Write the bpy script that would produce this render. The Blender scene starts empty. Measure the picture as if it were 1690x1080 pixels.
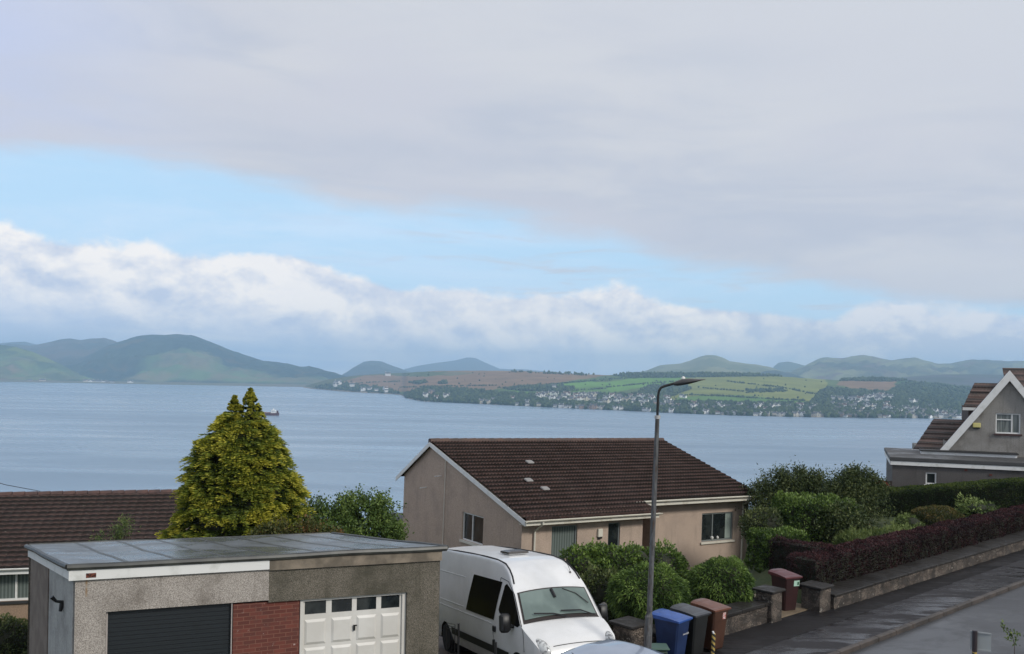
import bpy, math, random
import numpy as np
from mathutils import Vector, Matrix, noise as mnoise

random.seed(7)
rng = np.random.default_rng(11)
scene = bpy.context.scene
COL = scene.collection
rad = math.radians

# ------------------------------------------------------------------ camera
cam_d = bpy.data.cameras.new('camera')
cam_d.sensor_fit = 'HORIZONTAL'
cam_d.sensor_width = 36.0
cam_d.lens = 1500.0 / 1690.0 * 36.0
cam_d.shift_y = 76.0 / 1690.0
cam_d.clip_start = 0.1
cam_d.clip_end = 60000.0
cam = bpy.data.objects.new('camera', cam_d)
COL.objects.link(cam)
cam.matrix_world = Matrix.Rotation(rad(90), 4, 'X') @ Matrix.Rotation(rad(1.0), 4, 'Z')
scene.camera = cam

# ------------------------------------------------------------------ node helper
class NT:
    def __init__(s, tree):
        s.t = tree; s.n = tree.nodes; s.l = tree.links
    def new(s, typ, **kw):
        n = s.n.new(typ)
        for k, v in kw.items(): setattr(n, k, v)
        return n
    def put(s, sock, v):
        if isinstance(v, bpy.types.NodeSocket): s.l.new(v, sock)
        elif v is not None:
            if hasattr(sock.default_value, '__len__') and not hasattr(v, '__len__'): v = [v] * len(sock.default_value)
            elif hasattr(v, '__len__') and len(sock.default_value) == 4 and len(v) == 3: v = tuple(v) + (1,)
            sock.default_value = v
    def m(s, op, a, b=None, c=None, clamp=False):
        n = s.new('ShaderNodeMath', operation=op, use_clamp=clamp)
        s.put(n.inputs[0], a)
        if b is not None: s.put(n.inputs[1], b)
        if c is not None: s.put(n.inputs[2], c)
        return n.outputs[0]
    def mix(s, f, a, b, blend='MIX'):
        n = s.new('ShaderNodeMix', data_type='RGBA', blend_type=blend)
        s.put(n.inputs[0], f); s.put(n.inputs[6], a); s.put(n.inputs[7], b)
        return n.outputs[2]
    def noise(s, vec, scale, detail=3, rough=.55, dist=0):
        n = s.new('ShaderNodeTexNoise')
        if vec is not None: s.l.new(vec, n.inputs['Vector'])
        n.inputs['Scale'].default_value = scale; n.inputs['Detail'].default_value = detail
        n.inputs['Roughness'].default_value = rough; n.inputs['Distortion'].default_value = dist
        return n.outputs[0]
    def ss(s, v, lo, hi, a=0., b=1.):
        n = s.new('ShaderNodeMapRange', interpolation_type='SMOOTHSTEP')
        s.put(n.inputs[0], v); s.put(n.inputs[1], lo); s.put(n.inputs[2], hi); s.put(n.inputs[3], a); s.put(n.inputs[4], b)
        return n.outputs[0]
    def mapv(s, vec, scale=(1, 1, 1), loc=(0, 0, 0), rot=(0, 0, 0)):
        n = s.new('ShaderNodeMapping'); s.l.new(vec, n.inputs[0])
        n.inputs['Scale'].default_value = scale; n.inputs['Location'].default_value = loc; n.inputs['Rotation'].default_value = rot
        return n.outputs[0]
    def curve(s, v, pts, x0, x1, y0, y1):
        n = s.new('ShaderNodeFloatCurve')
        c = n.mapping.curves[0]
        P = [((x - x0) / (x1 - x0), (y - y0) / (y1 - y0)) for x, y in pts]
        c.points[0].location = P[0]; c.points[1].location = P[-1]
        for p in P[1:-1]: c.points.new(*p)
        n.mapping.update()
        s.l.new(s.m('DIVIDE', s.m('SUBTRACT', v, x0), x1 - x0, clamp=True), n.inputs['Value'])
        return s.m('ADD', s.m('MULTIPLY', n.outputs[0], y1 - y0), y0)

# ------------------------------------------------------------------ sky and sun
SUN_DIR = Vector((0.72, -0.58, 0.62)).normalized()       # towards the sun
world = bpy.data.worlds.new('World'); scene.world = world; world.use_nodes = True
w = NT(world.node_tree); w.n.clear()
sky = w.new('ShaderNodeTexSky', sky_type='NISHITA')
sky.sun_disc = False
sky.sun_elevation = math.asin(SUN_DIR.z)
sky.sun_rotation = math.atan2(SUN_DIR.x, SUN_DIR.y)
sky.air_density = 1.0; sky.dust_density = 0.3; sky.ozone_density = 2.0
tc = w.new('ShaderNodeTexCoord')
sep = w.new('ShaderNodeSeparateXYZ'); w.l.new(tc.outputs['Generated'], sep.inputs[0])
dx, dy, dz = sep.outputs
az = w.m('ARCTAN2', dx, dy)                      # 0 straight ahead, + to the right
hor = w.m('SQRT', w.m('ADD', w.m('MULTIPLY', dx, dx), w.m('MULTIPLY', dy, dy)))
elv = w.m('ARCTAN2', dz, hor)
def ang(px, py):
    u, v = px - 845., py - 616.; c, s_ = math.cos(rad(1)), math.sin(rad(1))
    U, V = u * c + v * s_, -u * s_ + v * c
    a = math.atan(U / 1500.)
    return a, math.atan(-V * math.cos(a) / 1500.)
wv = tc.outputs['Generated']
flat = w.mapv(wv, scale=(1, 1, 3.2))
n_big = w.noise(flat, 3.0, 4, .5)
n_mid = w.noise(flat, 9.0, 7, .6, .3)
n_fine = w.noise(flat, 26.0, 6, .6, .2)
# high stratus sheet: lower edge over azimuth
edge_hi = [ang(*p) for p in [(-120, 215), (0, 238), (230, 266), (420, 305), (600, 343), (750, 358), (860, 378), (960, 392), (1010, 400), (1100, 436), (1250, 462), (1400, 480), (1600, 503), (1800, 515)]]
e1 = w.curve(az, edge_hi, edge_hi[0][0], edge_hi[-1][0], 0.0, 0.3)
d1 = w.m('SUBTRACT', elv, e1)
n_st = w.noise(w.mapv(wv, scale=(1, 1, 5)), 3.6, 6, .55, .5)
d1 = w.m('ADD', d1, w.m('MULTIPLY', w.m('SUBTRACT', n_st, .5), .07))
d1 = w.m('ADD', d1, w.m('MULTIPLY', w.m('SUBTRACT', n_mid, .5), .03))
a_hi = w.ss(d1, -.012, .022)
# cumulus bank: upper edge over azimuth
edge_cu = [ang(*p) for p in [(-120, 350), (0, 360), (60, 376), (150, 386), (210, 405), (300, 409), (400, 413), (520, 434), (620, 456), (760, 472), (820, 480), (900, 482), (990, 474), (1025, 460), (1070, 478), (1150, 500), (1270, 516), (1380, 516), (1430, 502), (1550, 504), (1690, 516), (1800, 516)]]
e2 = w.curve(az, edge_cu, edge_cu[0][0], edge_cu[-1][0], 0.0, 0.3)
puff = w.noise(w.mapv(wv, scale=(1, 1, 1.5)), 14.0, 10, .58, .15)
puff2 = w.noise(w.mapv(wv, scale=(1, 1, 1.5), loc=(-.010, .0, -.022)), 14.0, 10, .58, .15)
d2 = w.m('SUBTRACT', e2, elv)
d2n = w.m('ADD', d2, w.m('MULTIPLY', w.m('SUBTRACT', puff, .5), .05))
a_cu = w.ss(d2n, -.002, .009)
# stray wisps in the blue gap
wisp = w.noise(w.mapv(wv, scale=(1, 1, 9)), 7.0, 7, .6, .5)
a_wi = w.m('MULTIPLY', w.ss(wisp, .5, .72), w.m('MULTIPLY', w.ss(az, -.45, .22), .8))
# colours (linear radiance)
hi_c = w.mix(w.ss(n_st, .34, .66), (.56, .60, .695), (.685, .70, .745))
hi_c = w.mix(w.ss(az, -.25, -.62), hi_c, (.58, .65, .88))
hi_c = w.mix(w.ss(n_big, .38, .68), hi_c, (.64, .655, .73))
hi_c = w.mix(w.ss(d1, .10, .30), hi_c, (.665, .69, .75))
light = w.m('ADD', w.m('MULTIPLY', w.m('SUBTRACT', puff, puff2), 4.2), .62)
rim = w.ss(d2n, .035, .0)
lit = w.m('ADD', light, w.m('MULTIPLY', rim, .25), clamp=True)
lit = w.m('MULTIPLY', lit, w.ss(n_big, .25, .55, .55, 1.0), clamp=True)
lit = w.m('SUBTRACT', lit, w.ss(az, .10, .40, 0., .42), clamp=True)
cu_c = w.mix(lit, (.63, .70, .85), (1.10, 1.05, 1.0))
base = w.m('MULTIPLY', w.ss(d2, .045, .115), w.ss(n_mid, .2, .55, .55, 1.0))
base_c = w.mix(w.ss(az, -.05, .30), (.58, .70, .92), (.80, .84, .91))
band = w.noise(w.mapv(wv, scale=(1, 1, 16)), 4.0, 4, .5)
base_c = w.mix(w.ss(band, .48, .66), base_c, (.84, .89, .99))
cu_c = w.mix(w.m('MULTIPLY', base, .92), cu_c, base_c)
sky_c = w.mix(1.0, sky.outputs[0], (1.05, 1.10, 1.0), 'MULTIPLY')
blue = w.mix(.2, (5.8, 8.4, 11.0), sky_c)
thin = w.noise(w.mapv(wv, scale=(1, 1, 5)), 3.5, 8, .62, .6)
blue = w.mix(w.ss(thin, .40, .72, 0., .55), blue, (7.4, 8.8, 10.6))
blue = w.mix(w.ss(elv, .0, .16, .35, 0.), blue, (5.4, 7.5, 9.6))
def tenx(c): return w.mix(1.0, c, (10, 10, 10), 'MULTIPLY')
c = w.mix(a_wi, blue, tenx(hi_c))
c = w.mix(a_hi, c, tenx(hi_c))
c = w.mix(a_cu, c, tenx(cu_c))
c = w.mix(w.ss(elv, -.01, -.06), c, (1.2, 1.4, 1.6))
bg = w.new('ShaderNodeBackground'); bg.inputs['Strength'].default_value = 0.1
w.l.new(c, bg.inputs['Color'])
wo = w.new('ShaderNodeOutputWorld'); w.l.new(bg.outputs[0], wo.inputs['Surface'])

sun_d = bpy.data.lights.new('sun', 'SUN'); sun_d.energy = 2.3; sun_d.angle = rad(10); sun_d.color = (1.0, .95, .86)
sun = bpy.data.objects.new('sun', sun_d); COL.objects.link(sun)
sun.rotation_euler = SUN_DIR.to_track_quat('Z', 'Y').to_euler()
sun.location = (20, -20, 60)
vs = scene.view_settings
vs.view_transform = 'Standard'; vs.look = 'None'; vs.exposure = 0.0; vs.gamma = 1.0; vs.use_curve_mapping = False
scene.cycles.use_denoising = True
scene.cycles.max_bounces = 6; scene.cycles.volume_bounces = 2; scene.cycles.transparent_max_bounces = 8
scene.cycles.caustics_reflective = False; scene.cycles.caustics_refractive = False

# ------------------------------------------------------------------ materials
MATS = {}
def mat(name, base=(.5, .5, .5), rough=.7, metal=0., spec=.5, fn=None, coat=0.):
    if name in MATS: return MATS[name]
    m = bpy.data.materials.new(name); m.use_nodes = True
    t = NT(m.node_tree); b = t.n['Principled BSDF']
    b.inputs['Base Color'].default_value = (*base, 1); b.inputs['Roughness'].default_value = rough
    b.inputs['Metallic'].default_value = metal; b.inputs['Specular IOR Level'].default_value = spec
    b.inputs['Coat Weight'].default_value = coat
    if fn:
        co = t.new('ShaderNodeTexCoord'); fn(t, b, co.outputs['Object'])
    MATS[name] = m
    return m
def bump(t, b, h, dist=.01, strength=.6):
    n = t.new('ShaderNodeBump'); n.inputs['Distance'].default_value = dist; n.inputs['Strength'].default_value = strength
    t.l.new(h, n.inputs['Height']); t.l.new(n.outputs[0], b.inputs['Normal'])
def two(c1, c2, scale, lo=.35, hi=.65, detail=4, bd=0., bs=60, rough=None):
    """base colour mottled between two real colours, optional fine relief"""
    def fn(t, b, v):
        n = t.noise(v, scale, detail)
        t.put(b.inputs['Base Color'], t.mix(t.ss(n, lo, hi), c1, c2))
        if bd: bump(t, b, t.noise(v, bs, 3), bd, .7)
        if rough: t.put(b.inputs['Roughness'], t.ss(t.noise(v, scale * 1.7, 3), .35, .65, rough[0], rough[1]))
    return fn
def harl(c1, c2, dirt, ds=.35, grain=42):
    """roughcast render: pebble grain, patchy weathering and vertical streaks"""
    def fn(t, b, v):
        g = t.noise(v, grain, 2, .7)
        big = t.noise(v, 1.1, 5, .6)
        st = t.noise(t.mapv(v, scale=(3.5, 3.5, .35)), 1.6, 4, .6)
        c = t.mix(t.ss(g, .38, .62), c1, c2)
        c = t.mix(t.m('MULTIPLY', t.ss(big, .42, .75), ds), c, dirt)
        c = t.mix(t.m('MULTIPLY', t.ss(st, .52, .8), ds), c, dirt)
        t.put(b.inputs['Base Color'], c)
        bump(t, b, g, .015, .8)
    return fn
def tiles(c1, c2, moss, gx=.3, gy=.34, wet=.45, y0=0., per=.15):
    def fn(t, b, v):
        s = t.new('ShaderNodeSeparateXYZ'); t.l.new(v, s.inputs[0])
        fx = t.m('FLOOR', t.m('DIVIDE', s.outputs[0], gx)); fy = t.m('FLOOR', t.m('DIVIDE', s.outputs[1], gy))
        cb = t.new('ShaderNodeCombineXYZ'); t.l.new(fx, cb.inputs[0]); t.l.new(fy, cb.inputs[1])
        wn = t.new('ShaderNodeTexWhiteNoise'); wn.noise_dimensions = '3D'; t.l.new(cb.outputs[0], wn.inputs[0])
        big = t.noise(v, .8, 5, .65)
        c = t.mix(wn.outputs[0], c1, c2)
        c = t.mix(t.m('MULTIPLY', t.ss(big, .45, .7), .5), c, moss)
        c = t.mix(t.m('MULTIPLY', t.ss(t.noise(v, 9, 4, .7), .60, .70), .7), c, (.17, .16, .13))
        t.put(b.inputs['Base Color'], c)
        fr = t.m('FRACT', t.m('DIVIDE', t.m('SUBTRACT', s.outputs[1], y0), gy))      # worn leading edge paints the lip highlight; dark band paints the lap shadow
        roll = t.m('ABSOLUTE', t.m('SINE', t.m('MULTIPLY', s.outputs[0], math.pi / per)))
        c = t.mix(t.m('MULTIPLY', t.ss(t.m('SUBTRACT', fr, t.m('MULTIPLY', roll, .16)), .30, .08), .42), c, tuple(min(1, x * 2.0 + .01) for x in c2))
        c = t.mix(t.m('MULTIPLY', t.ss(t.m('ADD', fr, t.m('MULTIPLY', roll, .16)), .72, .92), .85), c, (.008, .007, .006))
        t.put(b.inputs['Base Color'], c)
        t.put(b.inputs['Roughness'], t.ss(big, .3, .7, wet - .12, wet + .15))
        bump(t, b, t.noise(v, 30, 3), .006, .6)
    return fn
def leafmat(name, dark, mid, light, rough=.55, trans=.15):
    """foliage: every leaf its own tint between three greens, some light passing through"""
    if name in MATS: return MATS[name]
    m = bpy.data.materials.new(name); m.use_nodes = True; t = NT(m.node_tree); b = t.n['Principled BSDF']
    at = t.new('ShaderNodeAttribute'); at.attribute_name = 'tint'
    f = at.outputs['Fac']
    c = t.mix(t.ss(f, 0., .5), dark, mid); c = t.mix(t.ss(f, .5, 1.), c, light)
    t.put(b.inputs['Base Color'], c); b.inputs['Roughness'].default_value = rough; b.inputs['Specular IOR Level'].default_value = .25
    tr = t.new('ShaderNodeBsdfTranslucent'); t.put(tr.inputs[0], c)
    mx = t.new('ShaderNodeMixShader'); mx.inputs[0].default_value = trans
    t.l.new(b.outputs[0], mx.inputs[1]); t.l.new(tr.outputs[0], mx.inputs[2])
    t.l.new(mx.outputs[0], t.n['Material Output'].inputs['Surface'])
    MATS[name] = m
    return m
WHITE = mat('white_upvc', (.72, .72, .70), .45, fn=two((.74, .74, .72), (.60, .60, .57), 3, .5, .75))
CREAM = mat('cream_upvc', (.66, .62, .52), .5, fn=two((.64, .61, .53), (.52, .48, .40), 3, .5, .75))
DARK = mat('dark_plastic', (.012, .012, .013), .45)
BLACK = mat('black_rubber', (.015, .015, .016), .8)
def glassfn(t, b, v):
    n = t.noise(v, 2.3, 3); t.put(b.inputs['Base Color'], t.mix(t.ss(n, .4, .6), (.012, .016, .018), (.03, .036, .036)))
GLASS = mat('window_glass', (.02, .025, .025), .06, spec=.6, fn=glassfn)
GREYFRAME = mat('grey_frame', (.18, .20, .20), .5)
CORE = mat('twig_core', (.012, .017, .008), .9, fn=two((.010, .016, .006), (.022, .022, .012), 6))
BARK = mat('bark', (.06, .045, .03), .9, fn=two((.08, .06, .045), (.035, .026, .02), 9, bd=.01, bs=40))

# ------------------------------------------------------------------ mesh builder
class MB:
    def __init__(s): s.v = []; s.f = []; s.mi = []; s.M = Matrix.Identity(4)
    def vert(s, p): s.v.append(tuple(s.M @ Vector(p))); return len(s.v) - 1
    def face(s, ids, mi=0): s.f.append(tuple(ids)); s.mi.append(mi)
    def poly(s, pts, mi=0): s.face([s.vert(p) for p in pts], mi)
    def box(s, a, b, mi=0, bev=0.):
        x0, y0, z0 = [min(a[i], b[i]) for i in range(3)]; x1, y1, z1 = [max(a[i], b[i]) for i in range(3)]
        if bev <= 0:
            i = [s.vert(p) for p in [(x0, y0, z0), (x1, y0, z0), (x1, y1, z0), (x0, y1, z0), (x0, y0, z1), (x1, y0, z1), (x1, y1, z1), (x0, y1, z1)]]
            for q in [(0, 3, 2, 1), (4, 5, 6, 7), (0, 1, 5, 4), (1, 2, 6, 5), (2, 3, 7, 6), (3, 0, 4, 7)]: s.face([i[k] for k in q], mi)
        else:
            e = min(bev, (x1 - x0) / 2.1, (y1 - y0) / 2.1, (z1 - z0) / 2.1)
            def ring(z, ins):
                xa, xb, ya, yb = x0 + ins, x1 - ins, y0 + ins, y1 - ins
                return [s.vert(p) for p in [(xa + e, ya, z), (xb - e, ya, z), (xb, ya + e, z), (xb, yb - e, z), (xb - e, yb, z), (xa + e, yb, z), (xa, yb - e, z), (xa, ya + e, z)]]
            R = [ring(z0, e * .7), ring(z0 + e, 0), ring(z1 - e, 0), ring(z1, e * .7)]
            for q in range(3):
                for k in range(8): s.face([R[q][k], R[q][(k + 1) % 8], R[q + 1][(k + 1) % 8], R[q + 1][k]], mi)
            s.face(R[0][::-1], mi); s.face(R[3], mi)
    def tube(s, pts, r, n=10, mi=0, cap=True):
        pts = [Vector(p) for p in pts]; rr = r if hasattr(r, '__len__') else [r] * len(pts)
        rings = []
        up = Vector((0, 0, 1))
        for k, p in enumerate(pts):
            d = (pts[min(k + 1, len(pts) - 1)] - pts[max(k - 1, 0)]).normalized()
            a = d.cross(up)
            if a.length < .05: a = d.cross(Vector((0, 1, 0)))
            a.normalize(); b = d.cross(a).normalized()
            rings.append([s.vert(p + (a * math.cos(t) + b * math.sin(t)) * rr[k]) for t in [2 * math.pi * q / n for q in range(n)]])
        for k in range(len(pts) - 1):
            for q in range(n): s.face([rings[k][q], rings[k][(q + 1) % n], rings[k + 1][(q + 1) % n], rings[k + 1][q]], mi)
        if cap: s.face(rings[0][::-1], mi); s.face(rings[-1], mi)
    def lathe(s, c, axis, prof, n=20, mi=0):
        """prof: (distance along axis, radius)"""
        ax = Vector(axis).normalized(); a = ax.orthogonal().normalized(); b = ax.cross(a)
        rings = []
        for h, r in prof:
            rings.append([s.vert(Vector(c) + ax * h + (a * math.cos(t) + b * math.sin(t)) * r) for t in [2 * math.pi * q / n for q in range(n)]])
        for k in range(len(prof) - 1):
            for q in range(n): s.face([rings[k][q], rings[k][(q + 1) % n], rings[k + 1][(q + 1) % n], rings[k + 1][q]], mi)
        s.face(rings[0][::-1], mi); s.face(rings[-1], mi)
    def build(s, name, mats, parent=None, smooth=False, bevel=0.):
        me = bpy.data.meshes.new(name); me.from_pydata(s.v, [], s.f)
        mats = mats if isinstance(mats, (list, tuple)) else [mats]
        for m in mats: me.materials.append(m)
        me.polygons.foreach_set('material_index', s.mi)
        if smooth: me.polygons.foreach_set('use_smooth', [True] * len(s.f))
        me.update()
        import bmesh
        if len(s.f) < 60000:
            bm = bmesh.new(); bm.from_mesh(me); bmesh.ops.recalc_face_normals(bm, faces=bm.faces); bm.to_mesh(me); bm.free()
        if smooth:
            try: me.set_sharp_from_angle(angle=rad(38))
            except Exception: pass
        o = bpy.data.objects.new(name, me); COL.objects.link(o)
        if parent: o.parent = parent
        if bevel:
            md = o.modifiers.new('bevel', 'BEVEL'); md.width = bevel; md.segments = 2; md.limit_method = 'ANGLE'
        return o
def root(name, label, cat, loc=(0, 0, 0), rot=(0, 0, 0), group=None, M=None):
    o = bpy.data.objects.new(name, None); COL.objects.link(o); o.empty_display_size = .3
    if M is not None: o.matrix_world = M
    else: o.location = loc; o.rotation_euler = rot
    o['label'] = label; o['category'] = cat
    if group: o['group'] = group
    return o
def tag(o, label, cat, group=None, kind=None):
    o['label'] = label; o['category'] = cat
    if group: o['group'] = group
    if kind: o['kind'] = kind
    return o
def structure(o): o['kind'] = 'structure'; return o
def mesh_np(name, V, F, mats, parent=None, tint=None, smooth=False):
    """fast mesh from arrays; F is (n,k) with k = 3 or 4"""
    me = bpy.data.meshes.new(name)
    V = np.asarray(V, np.float32); F = np.asarray(F, np.int32); k = F.shape[1]
    me.vertices.add(len(V)); me.vertices.foreach_set('co', V.ravel())
    me.loops.add(F.size); me.loops.foreach_set('vertex_index', F.ravel())
    me.polygons.add(len(F)); me.polygons.foreach_set('loop_start', np.arange(0, F.size, k, dtype=np.int32))
    try: me.polygons.foreach_set('loop_total', np.full(len(F), k, np.int32))
    except Exception: pass
    for m in (mats if isinstance(mats, (list, tuple)) else [mats]): me.materials.append(m)
    if smooth: me.polygons.foreach_set('use_smooth', np.ones(len(F), bool))
    me.update(calc_edges=True); me.validate()
    if tint is not None:
        a = me.attributes.new('tint', 'FLOAT', 'POINT'); a.data.foreach_set('value', np.asarray(tint, np.float32))
    o = bpy.data.objects.new(name, me); COL.objects.link(o)
    if parent: o.parent = parent
    return o
def img(px, py, Y):
    """a sight line of the photograph at distance Y"""
    u, v = px - 845., py - 616.; c_, s_ = math.cos(rad(1)), math.sin(rad(1))
    return ((u * c_ + v * s_) * Y / 1500., Y, (u * s_ - v * c_) * Y / 1500.)
def interp(x, pts):
    xs, ys = zip(*pts); return float(np.interp(x, xs, ys))

# ------------------------------------------------------------------ ground and street
SD = Vector((.743, .669, 0)); SN = Vector((-.669, .743, 0)); S0 = Vector((8.31, 24.6, 0))   # along the street, away from it
STREET = Matrix(((SD.x, SN.x, 0, S0.x), (SD.y, SN.y, 0, S0.y), (0, 0, 1, 0), (0, 0, 0, 1)))
def sm(x, a, b):
    t = min(1., max(0., (x - a) / (b - a))); return t * t * (3 - 2 * t)
def gz(X, Y):
    p = (X - S0.x) * SD.x + (Y - S0.y) * SD.y; q = (X - S0.x) * SN.x + (Y - S0.y) * SN.y
    pb = .2 + max(0, q - 3.2) * 2.3; right = sm(p, pb, pb + 2.2)
    if q < -.2: return -6.42
    zr = -6.42 + .5 * sm(q, -.1, .2) - .30 * max(0, q - 10.5)
    zl = -6.42 - .21 * min(max(q - .3, 0), 8) - .09 * min(max(q - 8, 0), 14) - .27 * max(0, q - 22)
    return max(zl + (zr - zl) * right, -113)
xs = np.unique(np.concatenate([np.linspace(-700, -60, 22), np.linspace(-60, 60, 121), np.linspace(60, 700, 22)]))
ys = np.unique(np.concatenate([np.linspace(-60, 0, 12), np.linspace(0, 70, 88), np.linspace(70, 520, 60)]))
V = []; F = []
for j, y in enumerate(ys):
    for i, x in enumerate(xs):
        z = gz(x, y)
        if y > 60: z += 1.2 * mnoise.noise((x * .03, y * .03, 0)) * min(1, (y - 60) / 60)
        V.append((x, y, z))
nx = len(xs)
for j in range(len(ys) - 1):
    for i in range(nx - 1): F.append((j * nx + i, j * nx + i + 1, (j + 1) * nx + i + 1, (j + 1) * nx + i))
GRASS = mat('rough_grass', fn=two((.030, .050, .016), (.065, .075, .028), .7, bd=.03, bs=14), rough=.9)
g = mesh_np('ground', V, F, GRASS, smooth=True); structure(g)

def wetfn(c1, c2, sx, sy, r0=.12, r1=.5, lo=.42, hi=.6):
    def fn(t, b, v):
        fine = t.noise(v, 55, 3, .7)
        patch = t.noise(t.mapv(v, scale=(sx, sy, 1), rot=(0, 0, rad(-42))), 1.0, 7, .66, .35)
        wet = t.ss(patch, lo, hi)
        c = t.mix(t.ss(fine, .3, .7), c1, c2)
        c = t.mix(t.m('MULTIPLY', t.ss(t.noise(v, .6, 4), .4, .7), .5), c, tuple(x * .55 for x in c1))
        t.put(b.inputs['Base Color'], c)
        t.put(b.inputs['Roughness'], t.m('ADD', t.m('MULTIPLY', wet, r0 - r1), r1))
        bump(t, b, fine, .004, .35)
    return fn
ROAD = mat('damp_asphalt', fn=wetfn((.050, .053, .060), (.085, .088, .096), .35, .5, .30, .55), rough=.5)
PAVE = mat('wet_pavement', fn=wetfn((.014, .013, .014), (.030, .028, .029), .25, .9, .34, .85, .46, .64), rough=.6, spec=.14)
PAVE2 = mat('wet_pavement_edge', fn=wetfn((.015, .014, .016), (.034, .032, .036), .55, 2.2, .14, .85, .45, .56), rough=.35, spec=.42)
KERB = mat('kerb_stone', fn=two((.072, .058, .049), (.040, .033, .028), 1.6, bd=.004), rough=.55)
def sheet(name, p0, p1, q0, q1, z, m, np_=60, crown=0.):
    mb = MB(); mb.M = STREET
    nq = 6
    for a in range(np_):
        for k in range(nq):
            pa, pb = p0 + (p1 - p0) * a / np_, p0 + (p1 - p0) * (a + 1) / np_
            qa, qb = q0 + (q1 - q0) * k / nq, q0 + (q1 - q0) * (k + 1) / nq
            mb.poly([(pa, qa, z), (pb, qa, z), (pb, qb, z), (pa, qb, z)])
    return structure(mb.build(name, m))
sheet('road', -60, 70, -9.2, -2.45, -6.31, ROAD)
sheet('pavement', -11.5, 70, -1.12, -.02, -6.2, PAVE)
sheet('pavement_verge', -11.5, 70, -2.33, -1.12, -6.204, PAVE2)
mb = MB(); mb.M = STREET
for k in range(84):                                              # kerb stones laid end to end
    a = -11.5 + k * .92; mb.box((a, -2.46, -6.5), (a + .912, -2.33, -6.188 + random.uniform(-.004, .004)), bev=.02)
structure(mb.build('kerb', KERB))
sheet('near_pavement', -60, 70, -12.5, -9.2, -6.2, PAVE2)
mb = MB(); mb.M = STREET
mb.box((-1.9, -.02, -6.5), (-.05, 4.5, -6.17)); structure(mb.build('house_path', mat('path_concrete', fn=wetfn((.16, .12, .08), (.24, .19, .13), .6, .6, .3, .6))))

# ------------------------------------------------------------------ water and haze
WZ = -110.0
def waterfn(t, b, v):
    t.put(b.inputs['Base Color'], (.17, .25, .34))
    a = t.noise(t.mapv(v, scale=(.055, .12, 1)), 1, 6, .62, .3)
    b2 = t.noise(t.mapv(v, scale=(.0016, .009, 1), rot=(0, 0, rad(4))), 1, 6, .6, .5)
    c2 = t.noise(t.mapv(v, scale=(.0007, .0022, 1)), 1, 4, .5)
    s_ = t.m('ADD', t.m('MULTIPLY', t.ss(b2, .35, .65), .8), .35)
    n = t.new('ShaderNodeBump'); n.inputs['Distance'].default_value = 1.6
    t.l.new(t.m('MULTIPLY', s_, .11), n.inputs['Strength']); t.l.new(a, n.inputs['Height']); t.l.new(n.outputs[0], b.inputs['Normal'])
    t.put(b.inputs['Roughness'], t.m('ADD', t.ss(b2, .36, .64, .17, .30), t.ss(c2, .35, .65, 0, .10)))
    b.inputs['IOR'].default_value = 1.33
WATER = mat('sea_water', rough=.2, fn=waterfn)
mb = MB(); mb.poly([(-15000, -400, WZ), (15000, -400, WZ), (15000, 19000, WZ), (-15000, 19000, WZ)])
structure(mb.build('water', WATER))
hz = bpy.data.materials.new('haze_air'); hz.use_nodes = True; t = NT(hz.node_tree); t.n.clear()
pv = t.new('ShaderNodeVolumePrincipled'); pv.inputs['Color'].default_value = (.53, .77, 1.0, 1); pv.inputs['Density'].default_value = 9.5e-5
pv.inputs['Anisotropy'].default_value = .1
oo = t.new('ShaderNodeOutputMaterial'); t.l.new(pv.outputs[0], oo.inputs['Volume'])
mb = MB(); mb.box((-15500, -600, WZ - 5), (15500, 19500, 420)); o = mb.build('haze', hz); o['kind'] = 'stuff'; o['label'] = 'pale blue haze over the firth'; o['category'] = 'haze'
o.display_type = 'WIRE'

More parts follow.
